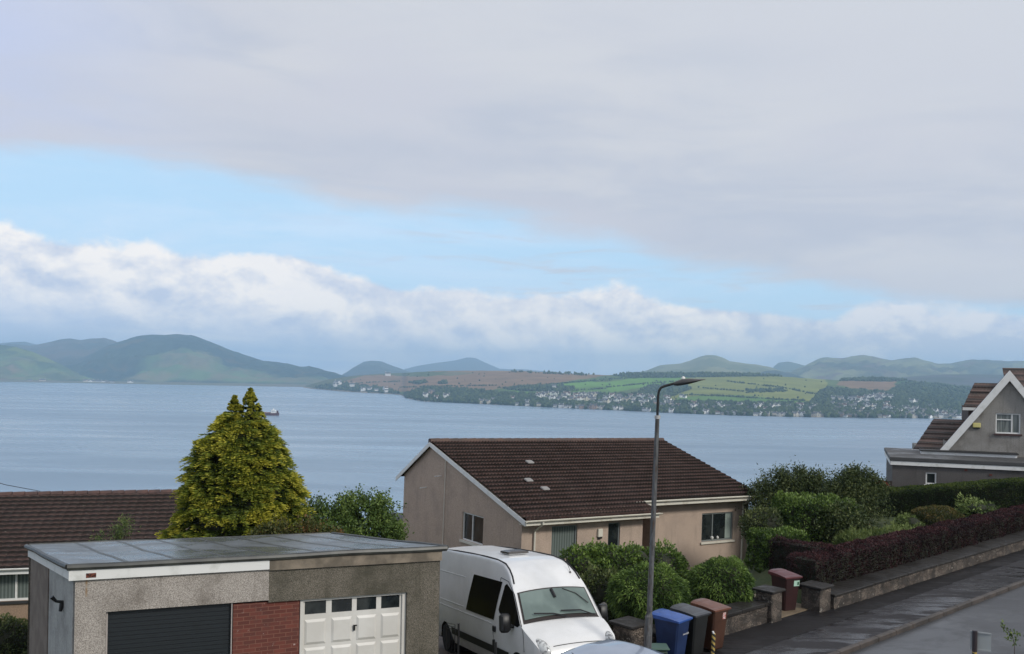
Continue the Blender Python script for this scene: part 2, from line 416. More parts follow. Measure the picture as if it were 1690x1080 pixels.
# ------------------------------------------------------------------ far hills
def hillfn(spec):
    """spec: list of (scale, lo, hi, colour) layered over a first colour"""
    def fn(t, b, v):
        c = spec[0]
        for sc, lo, hi, col in spec[1:]:
            c = t.mix(t.ss(t.noise(v, sc, 6, .6, .6), lo, hi), c, col)
        t.put(b.inputs['Base Color'], c)
    return fn
FOREST = (.020, .036, .022); HEATH = (.075, .052, .040); PASTURE = (.075, .105, .035); OLIVE = (.105, .105, .045); DKG = (.012, .024, .020)
def hills(pts, D, front, seed, spec, amp=40, foot=None, paint=None, step=5, name='hills', rows=30):
    """one range: ridge profile at distance D, its front face falling to the water, its back falling away"""
    x0, x1 = pts[0][0], pts[-1][0]
    cols = np.arange(x0, x1 + step, step); V = []; tint = []; R = rows + 8
    for px in cols:
        zr = img(px, interp(px, pts), D)[2]
        for r in range(R + 1):
            t_ = r / rows
            Y = D - front * (1 - t_) if t_ <= 1 else D + (t_ - 1) * front * 1.6
            X = img(px, 600, D)[0] * Y / D if t_ <= 1 else img(px, 600, D)[0]
            f = t_ ** 1.25 if t_ <= 1 else max(0, 1 - (t_ - 1) * 3.4)
            if t_ <= 1: f = .72 * f + .28 * math.sin(t_ * math.pi / 2)
            z = WZ - 3 + (zr - WZ + 3) * f
            env = math.sin(min(t_, 1) * math.pi) if t_ < 1 else 0
            z += env * amp * (abs(mnoise.fractal((X / 900 + seed, Y / 900, 0), .8, 2., 5)) * -2 + .5) + (1 - abs(1 - min(t_, 1))) * amp * .08 * mnoise.noise((X / 120, Y / 120, seed))
            V.append((X, Y, max(z, WZ - 6)))
            tint.append(paint(px, t_) if paint else 0)
    V = np.array(V); n = R + 1; F = []
    for i in range(len(cols) - 1):
        for r in range(R): F.append((i * n + r, (i + 1) * n + r, (i + 1) * n + r + 1, i * n + r + 1))
    m = mat('hill_%d' % seed, rough=.95, spec=.1, fn=hillfn(spec))
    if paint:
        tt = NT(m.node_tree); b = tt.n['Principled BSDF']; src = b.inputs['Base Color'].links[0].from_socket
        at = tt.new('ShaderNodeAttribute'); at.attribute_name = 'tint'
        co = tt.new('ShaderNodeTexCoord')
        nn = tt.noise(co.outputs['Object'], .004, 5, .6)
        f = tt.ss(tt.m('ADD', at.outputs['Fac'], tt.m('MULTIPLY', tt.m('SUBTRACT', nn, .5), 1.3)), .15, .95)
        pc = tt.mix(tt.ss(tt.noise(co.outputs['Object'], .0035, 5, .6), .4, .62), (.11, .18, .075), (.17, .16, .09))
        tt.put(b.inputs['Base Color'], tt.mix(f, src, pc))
    return structure(mesh_np(name, V, F, m, tint=tint if paint else None, smooth=True))
# faint far ranges
hills([(540, 640), (565, 619), (583, 607), (600, 597.5), (612, 595.5), (627, 596), (642, 602), (666, 610), (700, 622), (720, 632)], 11500, 2500, 31, [(.03, .045, .03), (.002, .4, .6, (.05, .06, .04))], 60)
hills([(640, 628), (669, 609), (690, 604), (707, 601), (730, 598), (754, 594.5), (772, 590), (784, 591), (799, 598), (825, 609), (870, 610), (900, 613), (950, 620), (1000, 626)], 15500, 2500, 32, [(.04, .05, .04), (.002, .4, .6, (.05, .06, .045))], 40)
hills([(-60, 590), (13, 567), (50, 571), (80, 565), (103, 560), (116, 558), (133, 562), (152, 559), (172, 558), (189, 563), (230, 585), (280, 610), (330, 625)], 10500, 3000, 33, [(.035, .045, .028), (.0016, .45, .6, (.09, .07, .045))], 90)
hills([(-60, 575), (13, 565), (40, 564), (70, 572), (120, 590)], 13500, 2500, 34, [(.035, .045, .028)], 60)
# the big hill: cloud shadow above, sunlit lower slope, both painted into its colours
low = [(180, 630), (215, 606), (250, 592), (300, 584), (332, 578), (350, 584), (400, 600), (440, 616), (480, 626), (520, 634)]
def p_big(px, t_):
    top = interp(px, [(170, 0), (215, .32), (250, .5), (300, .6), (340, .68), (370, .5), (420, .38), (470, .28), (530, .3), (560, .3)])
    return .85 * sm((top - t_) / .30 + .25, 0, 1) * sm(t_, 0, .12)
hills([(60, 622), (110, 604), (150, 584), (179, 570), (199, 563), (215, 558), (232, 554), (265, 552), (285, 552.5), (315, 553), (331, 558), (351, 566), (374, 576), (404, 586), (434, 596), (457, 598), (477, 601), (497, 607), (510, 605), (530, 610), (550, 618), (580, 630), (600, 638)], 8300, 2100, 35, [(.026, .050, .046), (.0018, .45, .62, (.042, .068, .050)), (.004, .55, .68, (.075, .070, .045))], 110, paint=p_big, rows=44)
# green spur at the left edge
def p_spur(px, t_): return .55 if .15 < t_ < .8 else .15
hills([(-120, 556), (-40, 562), (0, 569), (25, 573), (50, 580), (80, 592), (105, 604), (125, 615), (145, 627), (160, 634)], 7000, 950, 36, [(.045, .075, .030), (.004, .45, .6, (.13, .17, .04)), (.0028, .58, .66, (.20, .13, .08))], 60, paint=p_spur)
# right-hand ranges
hills([(1270, 612), (1284, 599), (1302, 597), (1325, 602.5), (1350, 610), (1380, 625)], 12500, 2200, 37, [(.05, .065, .035)], 50)
hills([(1000, 628), (1040, 617), (1063, 612.6), (1089, 604), (1110, 601), (1125, 599.6), (1139, 596), (1147, 592), (1156, 588.5), (1167, 586), (1179, 586.6), (1193, 591), (1205, 597), (1231, 599.6), (1255, 602.7), (1269, 605.5), (1283, 610), (1298, 616), (1330, 628)], 8600, 2400, 38, [(.20, .20, .10), (.0016, .42, .6, (.13, .145, .07)), (.005, .55, .68, (.07, .085, .05))], 80)
hills([(1180, 640), (1240, 624), (1262, 612), (1280, 611), (1310, 618), (1350, 630)], 7600, 1500, 39, [(.022, .032, .026)], 50)
hills([(1280, 626), (1297, 615.6), (1328, 604), (1354, 591), (1365, 590), (1388, 592), (1406, 588), (1427, 586), (1445, 589.5), (1471, 595), (1495, 591), (1510, 591), (1531, 596), (1549, 601), (1575, 598.6), (1594, 594.7), (1628, 594), (1667, 596), (1720, 596), (1800, 600)], 9600, 3000, 40, [(.19, .20, .10), (.0013, .42, .58, (.060, .075, .055)), (.004, .52, .66, (.12, .09, .085))], 130, rows=44)
hills([(1380, 640), (1440, 629), (1500, 622), (1560, 618), (1620, 618), (1700, 620), (1800, 622)], 6600, 1500, 41, [(.075, .060, .062), (.003, .4, .6, (.055, .055, .038))], 30)

# ------------------------------------------------------------------ the peninsula opposite
SHORE = [(500, 640), (512, 641.5), (560, 646), (600, 648.5), (650, 651), (664, 653), (672, 658), (700, 663), (800, 667.5), (900, 672.5), (1000, 677), (1100, 682), (1200, 686), (1300, 688.5), (1400, 690), (1500, 691), (1600, 692), (1700, 693.5), (1900, 697)]
RIDGE = [(500, 638.5), (515, 634), (540, 627), (580, 621), (620, 617.5), (680, 615), (720, 612.5), (780, 612), (860, 612.5), (900, 614.5), (960, 618), (1000, 619.5), (1040, 618), (1100, 618), (1200, 618), (1250, 619.5), (1300, 622.5), (1380, 628), (1440, 626), (1490, 628), (1560, 633), (1600, 640), (1640, 648), (1700, 656), (1760, 662), (1900, 680)]
def shoreD(px):
    x, y, z = img(px, interp(px, SHORE), 1.); return WZ / z
def pen(px, t_):
    """point of the land at image column px, t_ from shore (0) to ridge (1)"""
    D0 = shoreD(px); Wd = 1900 * min(1, max(.12, (px - 500) / 160.)) 
    ys_, yr = interp(px, SHORE), interp(px, RIDGE)
    Y = D0 + Wd * t_; y = ys_ + (yr - ys_) * (t_ ** .8)
    X, Y, Z = img(px, y, Y)
    return X, Y, max(Z, WZ - 2) + (0 if t_ > .02 else -1.5)
def tof(px, py):
    ys_, yr = interp(px, SHORE), interp(px, RIDGE)
    return min(1, max(0, (ys_ - py) / (ys_ - yr))) ** 1.25
def inside(x, y, P):
    c_ = False; n = len(P)
    for i in range(n):
        (xa, ya), (xb, yb) = P[i], P[i - 1]
        if (ya > y) != (yb > y) and x < (xb - xa) * (y - ya) / (yb - ya) + xa: c_ = not c_
    return c_
MOOR = (.24, .145, .080); GREEN = (.110, .200, .035); BRIGHT = (.135, .270, .040); OL = (.21, .225, .050); WOODC = (.020, .034, .020); PALE = (.16, .155, .09)
REG = [([(500, 650), (500, 600), (640, 600), (660, 655)], (.10, .11, .05)),
       ([(556, 633), (600, 620), (700, 617), (730, 600), (850, 600), (1000, 612), (1010, 622), (960, 626), (900, 635), (850, 640), (780, 645), (700, 648), (640, 645), (590, 641)], MOOR),
       ([(620, 619), (700, 613), (745, 614), (760, 619), (690, 622)], (.09, .12, .05)),
       ([(730, 616), (745, 613.5), (790, 616), (740, 621)], PALE),
       ([(880, 642), (960, 628), (1060, 622), (1150, 620), (1120, 632), (1060, 640), (990, 650), (900, 650)], BRIGHT),
       ([(770, 648), (900, 641), (1000, 638), (1010, 650), (900, 657), (820, 655)], GREEN),
       ([(960, 628), (1000, 620), (1060, 621), (1000, 632)], (.10, .15, .04)),
       ([(1080, 645), (1150, 618), (1360, 618), (1370, 650), (1330, 672), (1110, 668), (1095, 655)], OL),
       ([(1120, 655), (1220, 652), (1330, 662), (1320, 672), (1110, 668)], GREEN),
       ([(1380, 634), (1390, 629), (1484, 627), (1478, 637), (1460, 646), (1405, 641)], MOOR),
       ([(1484, 600), (1478, 637), (1462, 646), (1405, 642), (1380, 640), (1365, 655), (1400, 700), (1900, 700), (1900, 600)], (.050, .100, .034))]
WOODS = [([(1012, 620), (1040, 614), (1100, 614), (1280, 617), (1290, 621), (1200, 622), (1100, 624), (1040, 624)], .75),
         ([(1385, 629), (1400, 623), (1440, 620), (1480, 622), (1500, 628), (1480, 630)], 1.),
         ([(1055, 648), (1070, 638), (1130, 636), (1140, 642), (1105, 656), (1100, 670), (1060, 664)], .9),
         ([(1360, 640), (1400, 643), (1465, 648), (1480, 640), (1500, 660), (1480, 690), (1380, 690), (1330, 675)], .55),
         ([(1480, 637), (1500, 630), (1600, 640), (1700, 655), (1700, 694), (1480, 690)], .5),
         ([(515, 640), (560, 632), (640, 642), (664, 650), (640, 652), (560, 647)], .7),
         ([(668, 660), (664, 652), (700, 640), (760, 642), (840, 650), (880, 652), (960, 668), (1060, 668), (1100, 672), (1340, 676), (1700, 685), (1700, 693), (1300, 689), (1100, 682), (900, 672), (700, 663)], .85),
         ([(880, 652), (960, 650), (1060, 650), (1100, 664), (1060, 668), (960, 668)], .35),
         ([(1100, 664), (1340, 668), (1340, 678), (1100, 674)], .5),
         ([(830, 642), (860, 638), (920, 637), (950, 641), (940, 647), (860, 646)], .7),
         ([(1230, 645), (1290, 643), (1300, 647), (1240, 649)], .5),
         ([(674, 632), (700, 629), (706, 632), (690, 635)], 1.), ([(722, 632), (735, 629), (740, 633), (726, 635)], 1.),
         ([(840, 613), (960, 617), (1000, 619.5), (960, 620), (850, 615)], .5)]
HROWS = [[(1110, 652), (1190, 654), (1280, 660), (1330, 662)], [(1000, 640), (1060, 634), (1150, 628)], [(820, 641), (900, 636), (1000, 626), (1060, 624)], [(1200, 630), (1290, 640), (1340, 650), (1380, 655)],
         [(900, 650), (960, 644), (1000, 642)], [(1150, 640), (1230, 647), (1300, 645)], [(660, 640), (740, 638), (820, 637)], [(560, 638), (600, 632), (660, 630)], [(1080, 628), (1110, 640)], [(940, 632), (1010, 628)]]
cols = np.arange(500, 1900, 3.0); rows = 74; V = []; C = []
for px in cols:
    for r in range(rows + 9):
        t_ = min(r / rows, 1)
        ys_, yr = interp(px, SHORE), interp(px, RIDGE)
        X, Y, Z = pen(px, t_)
        if r > rows:
            k = r - rows; Y += k * 180; X = X * (1 + k * .02); Z = Z - k * 14 - k * k * 2
        else: Z += 1.5 * mnoise.noise((X / 60, Y / 60, 0)) * min(1, t_ * 6)
        V.append((X, Y, max(Z, WZ - 4)))
        jx = px + 4 * mnoise.noise((X / 90, Y / 90, 3)); jy = ys_ + (yr - ys_) * t_ ** .8 + 1.1 * mnoise.noise((X / 70, Y / 70, 9))
        c_ = (.10, .14, .040)
        for P, q in REG:
            if inside(jx, jy, P): c_ = q
        for P, d in WOODS:
            if d > .5 and inside(jx, jy, P): c_ = WOODC
        if ys_ - jy < 1.7: c_ = (.26, .20, .14)
        k_ = 1 + .25 * mnoise.noise((X / 130, Y / 130, 5)); C.append(tuple(min(1, q * k_) for q in c_) + (1,))
V = np.array(V); n = rows + 9; F = []
for i in range(len(cols) - 1):
    for r in range(n - 1): F.append((i * n + r, (i + 1) * n + r, (i + 1) * n + r + 1, i * n + r + 1))
def penfn(t, b, v):
    at = t.new('ShaderNodeAttribute'); at.attribute_name = 'cover'
    nn = t.noise(v, .02, 5, .65)
    t.put(b.inputs['Base Color'], t.mix(t.ss(nn, .3, .75, 0, .5), at.outputs['Color'], t.mix(1., at.outputs['Color'], (.55, .62, .5), 'MULTIPLY')))
o = mesh_np('terrain', V, F, mat('farmland', rough=.95, spec=.1, fn=penfn), smooth=True)
a = o.data.color_attributes.new('cover', 'FLOAT_COLOR', 'POINT'); a.data.foreach_set('color', np.array(C, np.float32).ravel())
structure(o)
# ------------------------------------------------------------------ village houses
def far_house_mesh(wall, roofc, L, W, H, R, chim=True, gable=False):
    mb = MB(); l, w_, = L / 2, W / 2
    mb.box((-l, -w_, -3), (l, w_, H), 0)
    mb.poly([(-l - .4, -w_ - .5, H - .2), (l + .4, -w_ - .5, H - .2), (l + .4, 0, H + R), (-l - .4, 0, H + R)], 1)
    mb.poly([(-l - .4, w_ + .5, H - .2), (l + .4, w_ + .5, H - .2), (l + .4, 0, H + R), (-l - .4, 0, H + R)], 1)
    for s_ in (-1, 1): mb.poly([(s_ * l, -w_, H), (s_ * l, w_, H), (s_ * l, 0, H + R - .1)], 0)
    if chim:
        for s_ in (-1, 1): mb.box((s_ * (l - .9) - .5, -.5, H + R - .8), (s_ * (l - .9) + .5, .5, H + R + 1.1), 0)
    if gable:
        mb.box((-l * .2, -w_ - 2, -3), (l * .5, -w_, H + .2), 0); mb.poly([(-l * .2, -w_ - 2, H + .2), (l * .5, -w_ - 2, H + .2), (l * .15, -w_ - 2, H + R * .7)], 0)
        mb.poly([(-l * .2 - .3, -w_ - 2.3, H), (l * .15, -w_ - 2.3, H + R * .75), (l * .15, 0, H + R * .75), (-l * .2 - .3, 0, H)], 1)
        mb.poly([(l * .5 + .3, -w_ - 2.3, H), (l * .15, -w_ - 2.3, H + R * .75), (l * .15, 0, H + R * .75), (l * .5 + .3, 0, H)], 1)
    for k in range(4):
        x = -l + L * (k + .5) / 4
        for z in ((1., 2.4), (4., 5.3)):
            if z[1] < H: mb.box((x - .55, -w_ - .04 - (2 if gable and -l * .2 < x < l * .5 else 0), z[0]), (x + .55, -w_ + .05 - (2 if gable and -l * .2 < x < l * .5 else 0), z[1]), 2)
    me = mb.build('tmp', [wall, roofc, GLASS]); d = me.data; bpy.data.objects.remove(me); return d
SLATE = mat('slate', fn=two((.06, .062, .07), (.10, .10, .105), .2), rough=.6); BROWNR = mat('brown_tile_far', fn=two((.09, .055, .045), (.13, .08, .06), .2), rough=.7)
kinds = [('white', mat('white_harl_far', (.82, .81, .78), .8), SLATE, 'white harled house with a slate roof among the trees of the far village'),
         ('cream', mat('cream_harl_far', (.56, .51, .42), .8), SLATE, 'cream house with a slate roof in the village across the water'),
         ('white', mat('white_harl_far', (.82, .81, .78), .8), BROWNR, 'white house with a brown roof in the village across the water'),
         ('sandstone', mat('sandstone_far', (.36, .25, .19), .85), SLATE, 'tan sandstone villa with a slate roof on the far shore'),
         ('grey', mat('grey_stone_far', (.30, .29, .27), .85), SLATE, 'grey stone house with a slate roof on the far shore')]
HM = {}
for ki, (nm, wl, rf, lb) in enumerate(kinds):
    HM[ki] = [far_house_mesh(wl, rf, 11, 8, 4.6, 3.2), far_house_mesh(wl, rf, 14, 9, 5.8, 3.8, True, True), far_house_mesh(wl, rf, 9, 8, 3.4, 2.8, False)]
spots = []
def scatter(x0, x1, f0, f1, n, mind=5.0, kw=(.5, .2, .2, .03, .07)):
    tries = 0; got = 0
    while got < n and tries < n * 60:
        tries += 1
        x = random.uniform(x0, x1); y = interp(x, SHORE) - random.uniform(interp(x, f0), interp(x, f1))
        if all(abs(x - a_) > mind or abs(y - b_) > 1.9 for a_, b_, _ in spots):
            spots.append((x, y, random.choices(range(5), kw)[0])); got += 1
x = 795.
while x < 1690:                                                   # villas facing the water
    if random.random() < (.62 if x > 880 else .25): spots.append((x, interp(x, SHORE) - random.uniform(1.9, 2.9), random.choices(range(5), (.38, .30, .1, .12, .1))[0]))
    x += random.uniform(7.0, 11)
scatter(885, 985, [(885, 13)], [(885, 20), (985, 22)], 34, 4.2)
scatter(985, 1110, [(985, 10)], [(985, 24), (1110, 26)], 36, 5)
scatter(1100, 1345, [(1100, 10)], [(1100, 15), (1345, 17)], 24, 6)
scatter(1370, 1475, [(1370, 8)], [(1370, 32), (1475, 34)], 42, 5)
scatter(1475, 1620, [(1475, 2)], [(1475, 15), (1620, 9)], 26, 6)
scatter(700, 880, [(700, 5)], [(700, 14)], 7, 12)
scatter(535, 640, [(535, 3)], [(535, 12), (640, 10)], 8, 9)
spots += [(914, 639.5, 0), (640, 620.5, 0), (1125, 656, 0), (1130, 657, 0), (1505, 665, 0), (1513, 664, 0), (1534, 672, 0), (1445, 655, 0), (1450, 657, 0), (1455, 655, 2)]
# woods on the far shore read as one mass; they leave the house plots free
def blob_base():
    import bmesh
    bm = bmesh.new(); bmesh.ops.create_icosphere(bm, subdivisions=1, radius=1); v = np.array([q.co[:] for q in bm.verts]); f = np.array([[q.index for q in fc.verts] for fc in bm.faces]); bm.free(); return v, f
BV, BF = blob_base()
pts = []
for P, d in WOODS:
    xs_ = [p[0] for p in P]; ys2 = [p[1] for p in P]
    A = (max(xs_) - min(xs_)) * (max(ys2) - min(ys2))
    for k in range(int(A * .50 * d)):
        x, y = random.uniform(min(xs_), max(xs_)), random.uniform(min(ys2), max(ys2))
        if inside(x, y, P) and interp(x, SHORE) - y > 1.0 and x < 1720:
            pts.append((x, y, random.uniform(.75, 1.3)))
for L in HROWS:
    for (xa, ya), (xb, yb) in zip(L[:-1], L[1:]):
        for k in range(int(abs(xb - xa) * .9)):
            f = random.random(); pts.append((xa + (xb - xa) * f, ya + (yb - ya) * f + random.uniform(-.3, .3), random.uniform(.35, .75)))
for k in range(150):
    x = random.uniform(560, 1380); y = interp(x, RIDGE) + random.random() * (interp(x, SHORE) - interp(x, RIDGE)); pts.append((x, y, random.uniform(.4, .8)))
for k in range(420):                                             # trees between the village gardens
    x = random.uniform(680, 1700); y = interp(x, SHORE) - random.uniform(1.5, 26) * (1 if x > 1380 else .8); pts.append((x, y, random.uniform(.5, 1.)))
pts = [p for p in pts if not any(abs(p[0] - a_) < 4.2 and -1.0 < p[1] - b_ < 3.4 for a_, b_, _ in spots)]
VV = []; FF = []; TT = []
for k, (x, y, s_) in enumerate(pts):
    X, Y, Z = pen(x, tof(x, y)); s_ *= 7.2
    jit = 1 + .28 * rng.standard_normal((len(BV), 1))
    VV.append(BV * jit * np.array([s_ * random.uniform(.6, .95), s_ * .8, s_ * random.uniform(.7, 1.1)]) + np.array([X, Y, Z + s_ * .55])); FF.append(BF + k * len(BV)); TT.append(np.full(len(BV), random.random()))
wood = mesh_np('woodland', np.concatenate(VV), np.concatenate(FF), leafmat('far_foliage', (.018, .034, .014), (.034, .058, .022), (.070, .095, .034), .9, 0), tint=np.concatenate(TT))
tag(wood, 'dark broadleaf woods and hedgerows on the opposite shore', 'woodland', kind='stuff')

for k, (x, y, ki) in enumerate(spots[:285]):
    X, Y, Z = pen(x, tof(x, y))
    o = bpy.data.objects.new('village_house', random.choice(HM[ki])); COL.objects.link(o)
    s_ = random.uniform(1.1, 1.55) * Y / 2750
    o.location = (X, Y, Z + .5); o.rotation_euler = (0, 0, -math.atan2(X, Y) + random.gauss(0, .35)); o.scale = (s_, s_, s_)
    tag(o, kinds[ki][3], 'house', '%s houses of the village across the water' % ['white slate-roofed', 'cream', 'white brown-roofed', 'sandstone', 'grey stone'][ki])
farm = [(50, 627.5), (70, 627), (143, 626.5), (150, 625.5), (158, 625), (164, 626), (171, 625.5), (178, 626), (186, 626.5), (215, 627)]
for x, y in farm:
    D = 5850. ; X, Y, Z = img(x, y, D)
    o = bpy.data.objects.new('lochside_house', random.choice(HM[0] + HM[1])); COL.objects.link(o)
    o.location = (X, Y, -108.5); s_ = random.uniform(1.8, 2.8); o.scale = (s_ * 1.3, s_, s_); o.rotation_euler = (0, 0, random.gauss(.3, .2))
    tag(o, 'tiny pale house on the distant shore below the big blue hill', 'house', 'pale houses on the distant left shore')
# low foreshore carrying them
mb = MB(); P = [(-150, 632), (0, 630), (140, 628.5), (240, 630), (320, 632), (420, 635), (520, 640)]
for (xa, ya), (xb, yb) in zip(P[:-1], P[1:]):
    A = img(xa, ya, 5700); B = img(xb, yb, 5700)
    mb.poly([(A[0], 5650, WZ - 1), (B[0], 5650, WZ - 1), (B[0], 5800, WZ + 5), (A[0], 5800, WZ + 5)]); mb.poly([(A[0], 5800, WZ + 5), (B[0], 5800, WZ + 5), (B[0] * 1.3, 7400, WZ + 9), (A[0] * 1.3, 7400, WZ + 9)])
structure(mb.build('foreshore', mat('foreshore_grass', fn=two((.10, .11, .05), (.13, .11, .07), .004), rough=.9)))

# ------------------------------------------------------------------ planting
def rot_z(a): c_, s_ = math.cos(a), math.sin(a); return np.array([[c_, -s_, 0], [s_, c_, 0], [0, 0, 1]])
def sup(u, e):
    return np.sign(u) * np.abs(u) ** e
def surf_points(shape, n, bottom=-.75, rough_=.10):
    """points and normals on a (rounded box .. ellipsoid) shape = (centre, radii, exponent, yaw)"""
    c_, r_, e, yaw = shape; c_ = np.array(c_); r_ = np.array(r_)
    u = rng.standard_normal((int(n * 1.9), 3)); u /= np.linalg.norm(u, axis=1)[:, None]
    if e < .8:                                           # even spread over a box-like body
        u = rng.uniform(-1, 1, (int(n * 1.9), 3)); A = np.array([r_[1] * r_[2], r_[0] * r_[2], r_[0] * r_[1]]); ax = rng.choice(3, len(u), p=A / A.sum()); u[np.arange(len(u)), ax] = rng.choice([-1, 1], len(u))
        nrm = np.zeros_like(u); nrm[np.arange(len(u)), ax] = u[np.arange(len(u)), ax]
        lp = (np.abs(u) ** 7).sum(1) ** (1 / 7); p = u / lp[:, None]; nrm = nrm + .5 * p ** 3
    else: p = u.copy(); nrm = u / r_
    nrm /= np.linalg.norm(nrm, axis=1)[:, None]
    k = p[:, 2] > bottom; p = p[k][:n]; nrm = nrm[k][:n]
    q = p * r_
    bumpy = np.array([mnoise.noise(Vector(a) * 2.2 + Vector((c_[0], c_[1], 0))) + .6 * mnoise.noise(Vector(a) * 5.5) for a in q])
    q = q + nrm * (bumpy * rough_ * 2.2 - np.abs(rng.standard_normal(len(q))) * rough_ * .8)[:, None]
    R_ = rot_z(yaw); return q @ R_.T + c_, nrm @ R_.T, bumpy
def leaf_quads(P, N, ln, wd, up=.3, spread=.8, droop=0.):
    n = len(P)
    d = N + spread * rng.standard_normal((n, 3)); d[:, 2] += up; d /= np.linalg.norm(d, axis=1)[:, None]
    s_ = np.cross(d, rng.standard_normal((n, 3))); s_ /= np.linalg.norm(s_, axis=1)[:, None]
    L = ln * rng.uniform(.6, 1.3, (n, 1)); W_ = wd * rng.uniform(.7, 1.2, (n, 1))
    tip = P + d * L; tip[:, 2:] -= droop * L; mid = P + d * L * .5
    V = np.stack([P, mid + s_ * W_ * .5, tip, mid - s_ * W_ * .5], 1).reshape(-1, 3)
    return V, np.arange(n * 4).reshape(-1, 4)
def core_mesh(shapes, k=.84):
    VV = []; FF = []; o_ = 0
    for c_, r_, e, yaw in shapes:
        nu, nv = 20, 12
        th = np.linspace(0, 2 * np.pi, nu, endpoint=False); ph = np.linspace(-np.pi / 2, np.pi / 2, nv)
        u = np.array([(math.cos(b_) * math.cos(a_), math.cos(b_) * math.sin(a_), math.sin(b_)) for b_ in ph for a_ in th])
        if e < .8: u = u / ((np.abs(u) ** 7).sum(1) ** (1 / 7))[:, None]
        u = u * np.maximum(np.array(r_) * k, np.array(r_) - .16)
        u = u @ rot_z(yaw).T + np.array(c_)
        F = [(j * nu + i, j * nu + (i + 1) % nu, (j + 1) * nu + (i + 1) % nu, (j + 1) * nu + i) for j in range(nv - 1) for i in range(nu)]
        VV.append(u); FF.append(np.array(F) + o_); o_ += len(u)
    return np.concatenate(VV), np.concatenate(FF)
def plant(name, label, cat, loc, shapes, lm, dens, ln, wd, group=None, up=.3, spread=.8, rough_=.10, droop=0., stem=True, core=True, part='foliage', bottom=-.75, k=.84):
    r = root(name, label, cat, loc, group=group)
    Vs = []; Ts = []; Fs = []; off = 0
    for s_ in shapes:
        a, b_, c_ = s_[1]; area = 4 * math.pi * ((a * b_) ** 1.6 / 3 + (a * c_) ** 1.6 / 3 + (b_ * c_) ** 1.6 / 3) ** (1 / 1.6)
        n = int(area * dens); P, N, B = surf_points(s_, n, bottom, rough_)
        V, F = leaf_quads(P, N, ln, wd, up, spread, droop)
        t_ = np.clip(.45 + .55 * N[:, 2] * .35 + B * .5 + rng.uniform(-.32, .32, len(P)), 0, 1)  # lighter on tops and bulges, darker in hollows: light and shade in the tint
        Vs.append(V); Fs.append(F + off); off += len(V); Ts.append(np.repeat(t_, 4))
    mesh_np(part, np.concatenate(Vs), np.concatenate(Fs), lm, r, np.concatenate(Ts))
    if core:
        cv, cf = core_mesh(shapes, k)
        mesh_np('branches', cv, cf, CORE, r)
    if stem:
        mb = MB(); zb = gz(*loc[:2]) - loc[2] - .2; 
        for a in range(4): mb.tube([(random.uniform(-.1, .1), random.uniform(-.1, .1), min(zb, -.1)), (random.uniform(-.25, .25), random.uniform(-.25, .25), shapes[0][0][2])], [.05, .02], 6)
        mb.build('stem', BARK, r)
    return r
LV_ROUND = leafmat('leaf_round_shrub', (.022, .044, .012), (.062, .112, .024), (.19, .28, .06))
LV_LAUREL = leafmat('leaf_laurel', (.020, .040, .010), (.052, .092, .020), (.145, .215, .045), .45)
LV_DARK = leafmat('leaf_dark_hedge', (.010, .021, .007), (.024, .044, .012), (.085, .115, .022), .7, .05)
LV_OLIVE = leafmat('leaf_olive', (.022, .036, .014), (.055, .078, .026), (.125, .145, .05))
LV_PURPLE = leafmat('leaf_purple', (.010, .005, .006), (.026, .010, .012), (.070, .026, .028), .55, .1)
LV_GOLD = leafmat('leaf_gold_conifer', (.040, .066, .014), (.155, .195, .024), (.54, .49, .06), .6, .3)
LV_RHODO = leafmat('leaf_rhododendron', (.045, .075, .022), (.11, .16, .045), (.20, .25, .08))
LV_ROSE = leafmat('leaf_rowan', (.03, .045, .012), (.075, .085, .022), (.19, .095, .04))
LV_FERN = leafmat('leaf_pale', (.035, .060, .020), (.08, .12, .035), (.16, .20, .06))
def E3(c_, r_, e=1., yaw=0.): return (c_, r_, e, yaw)

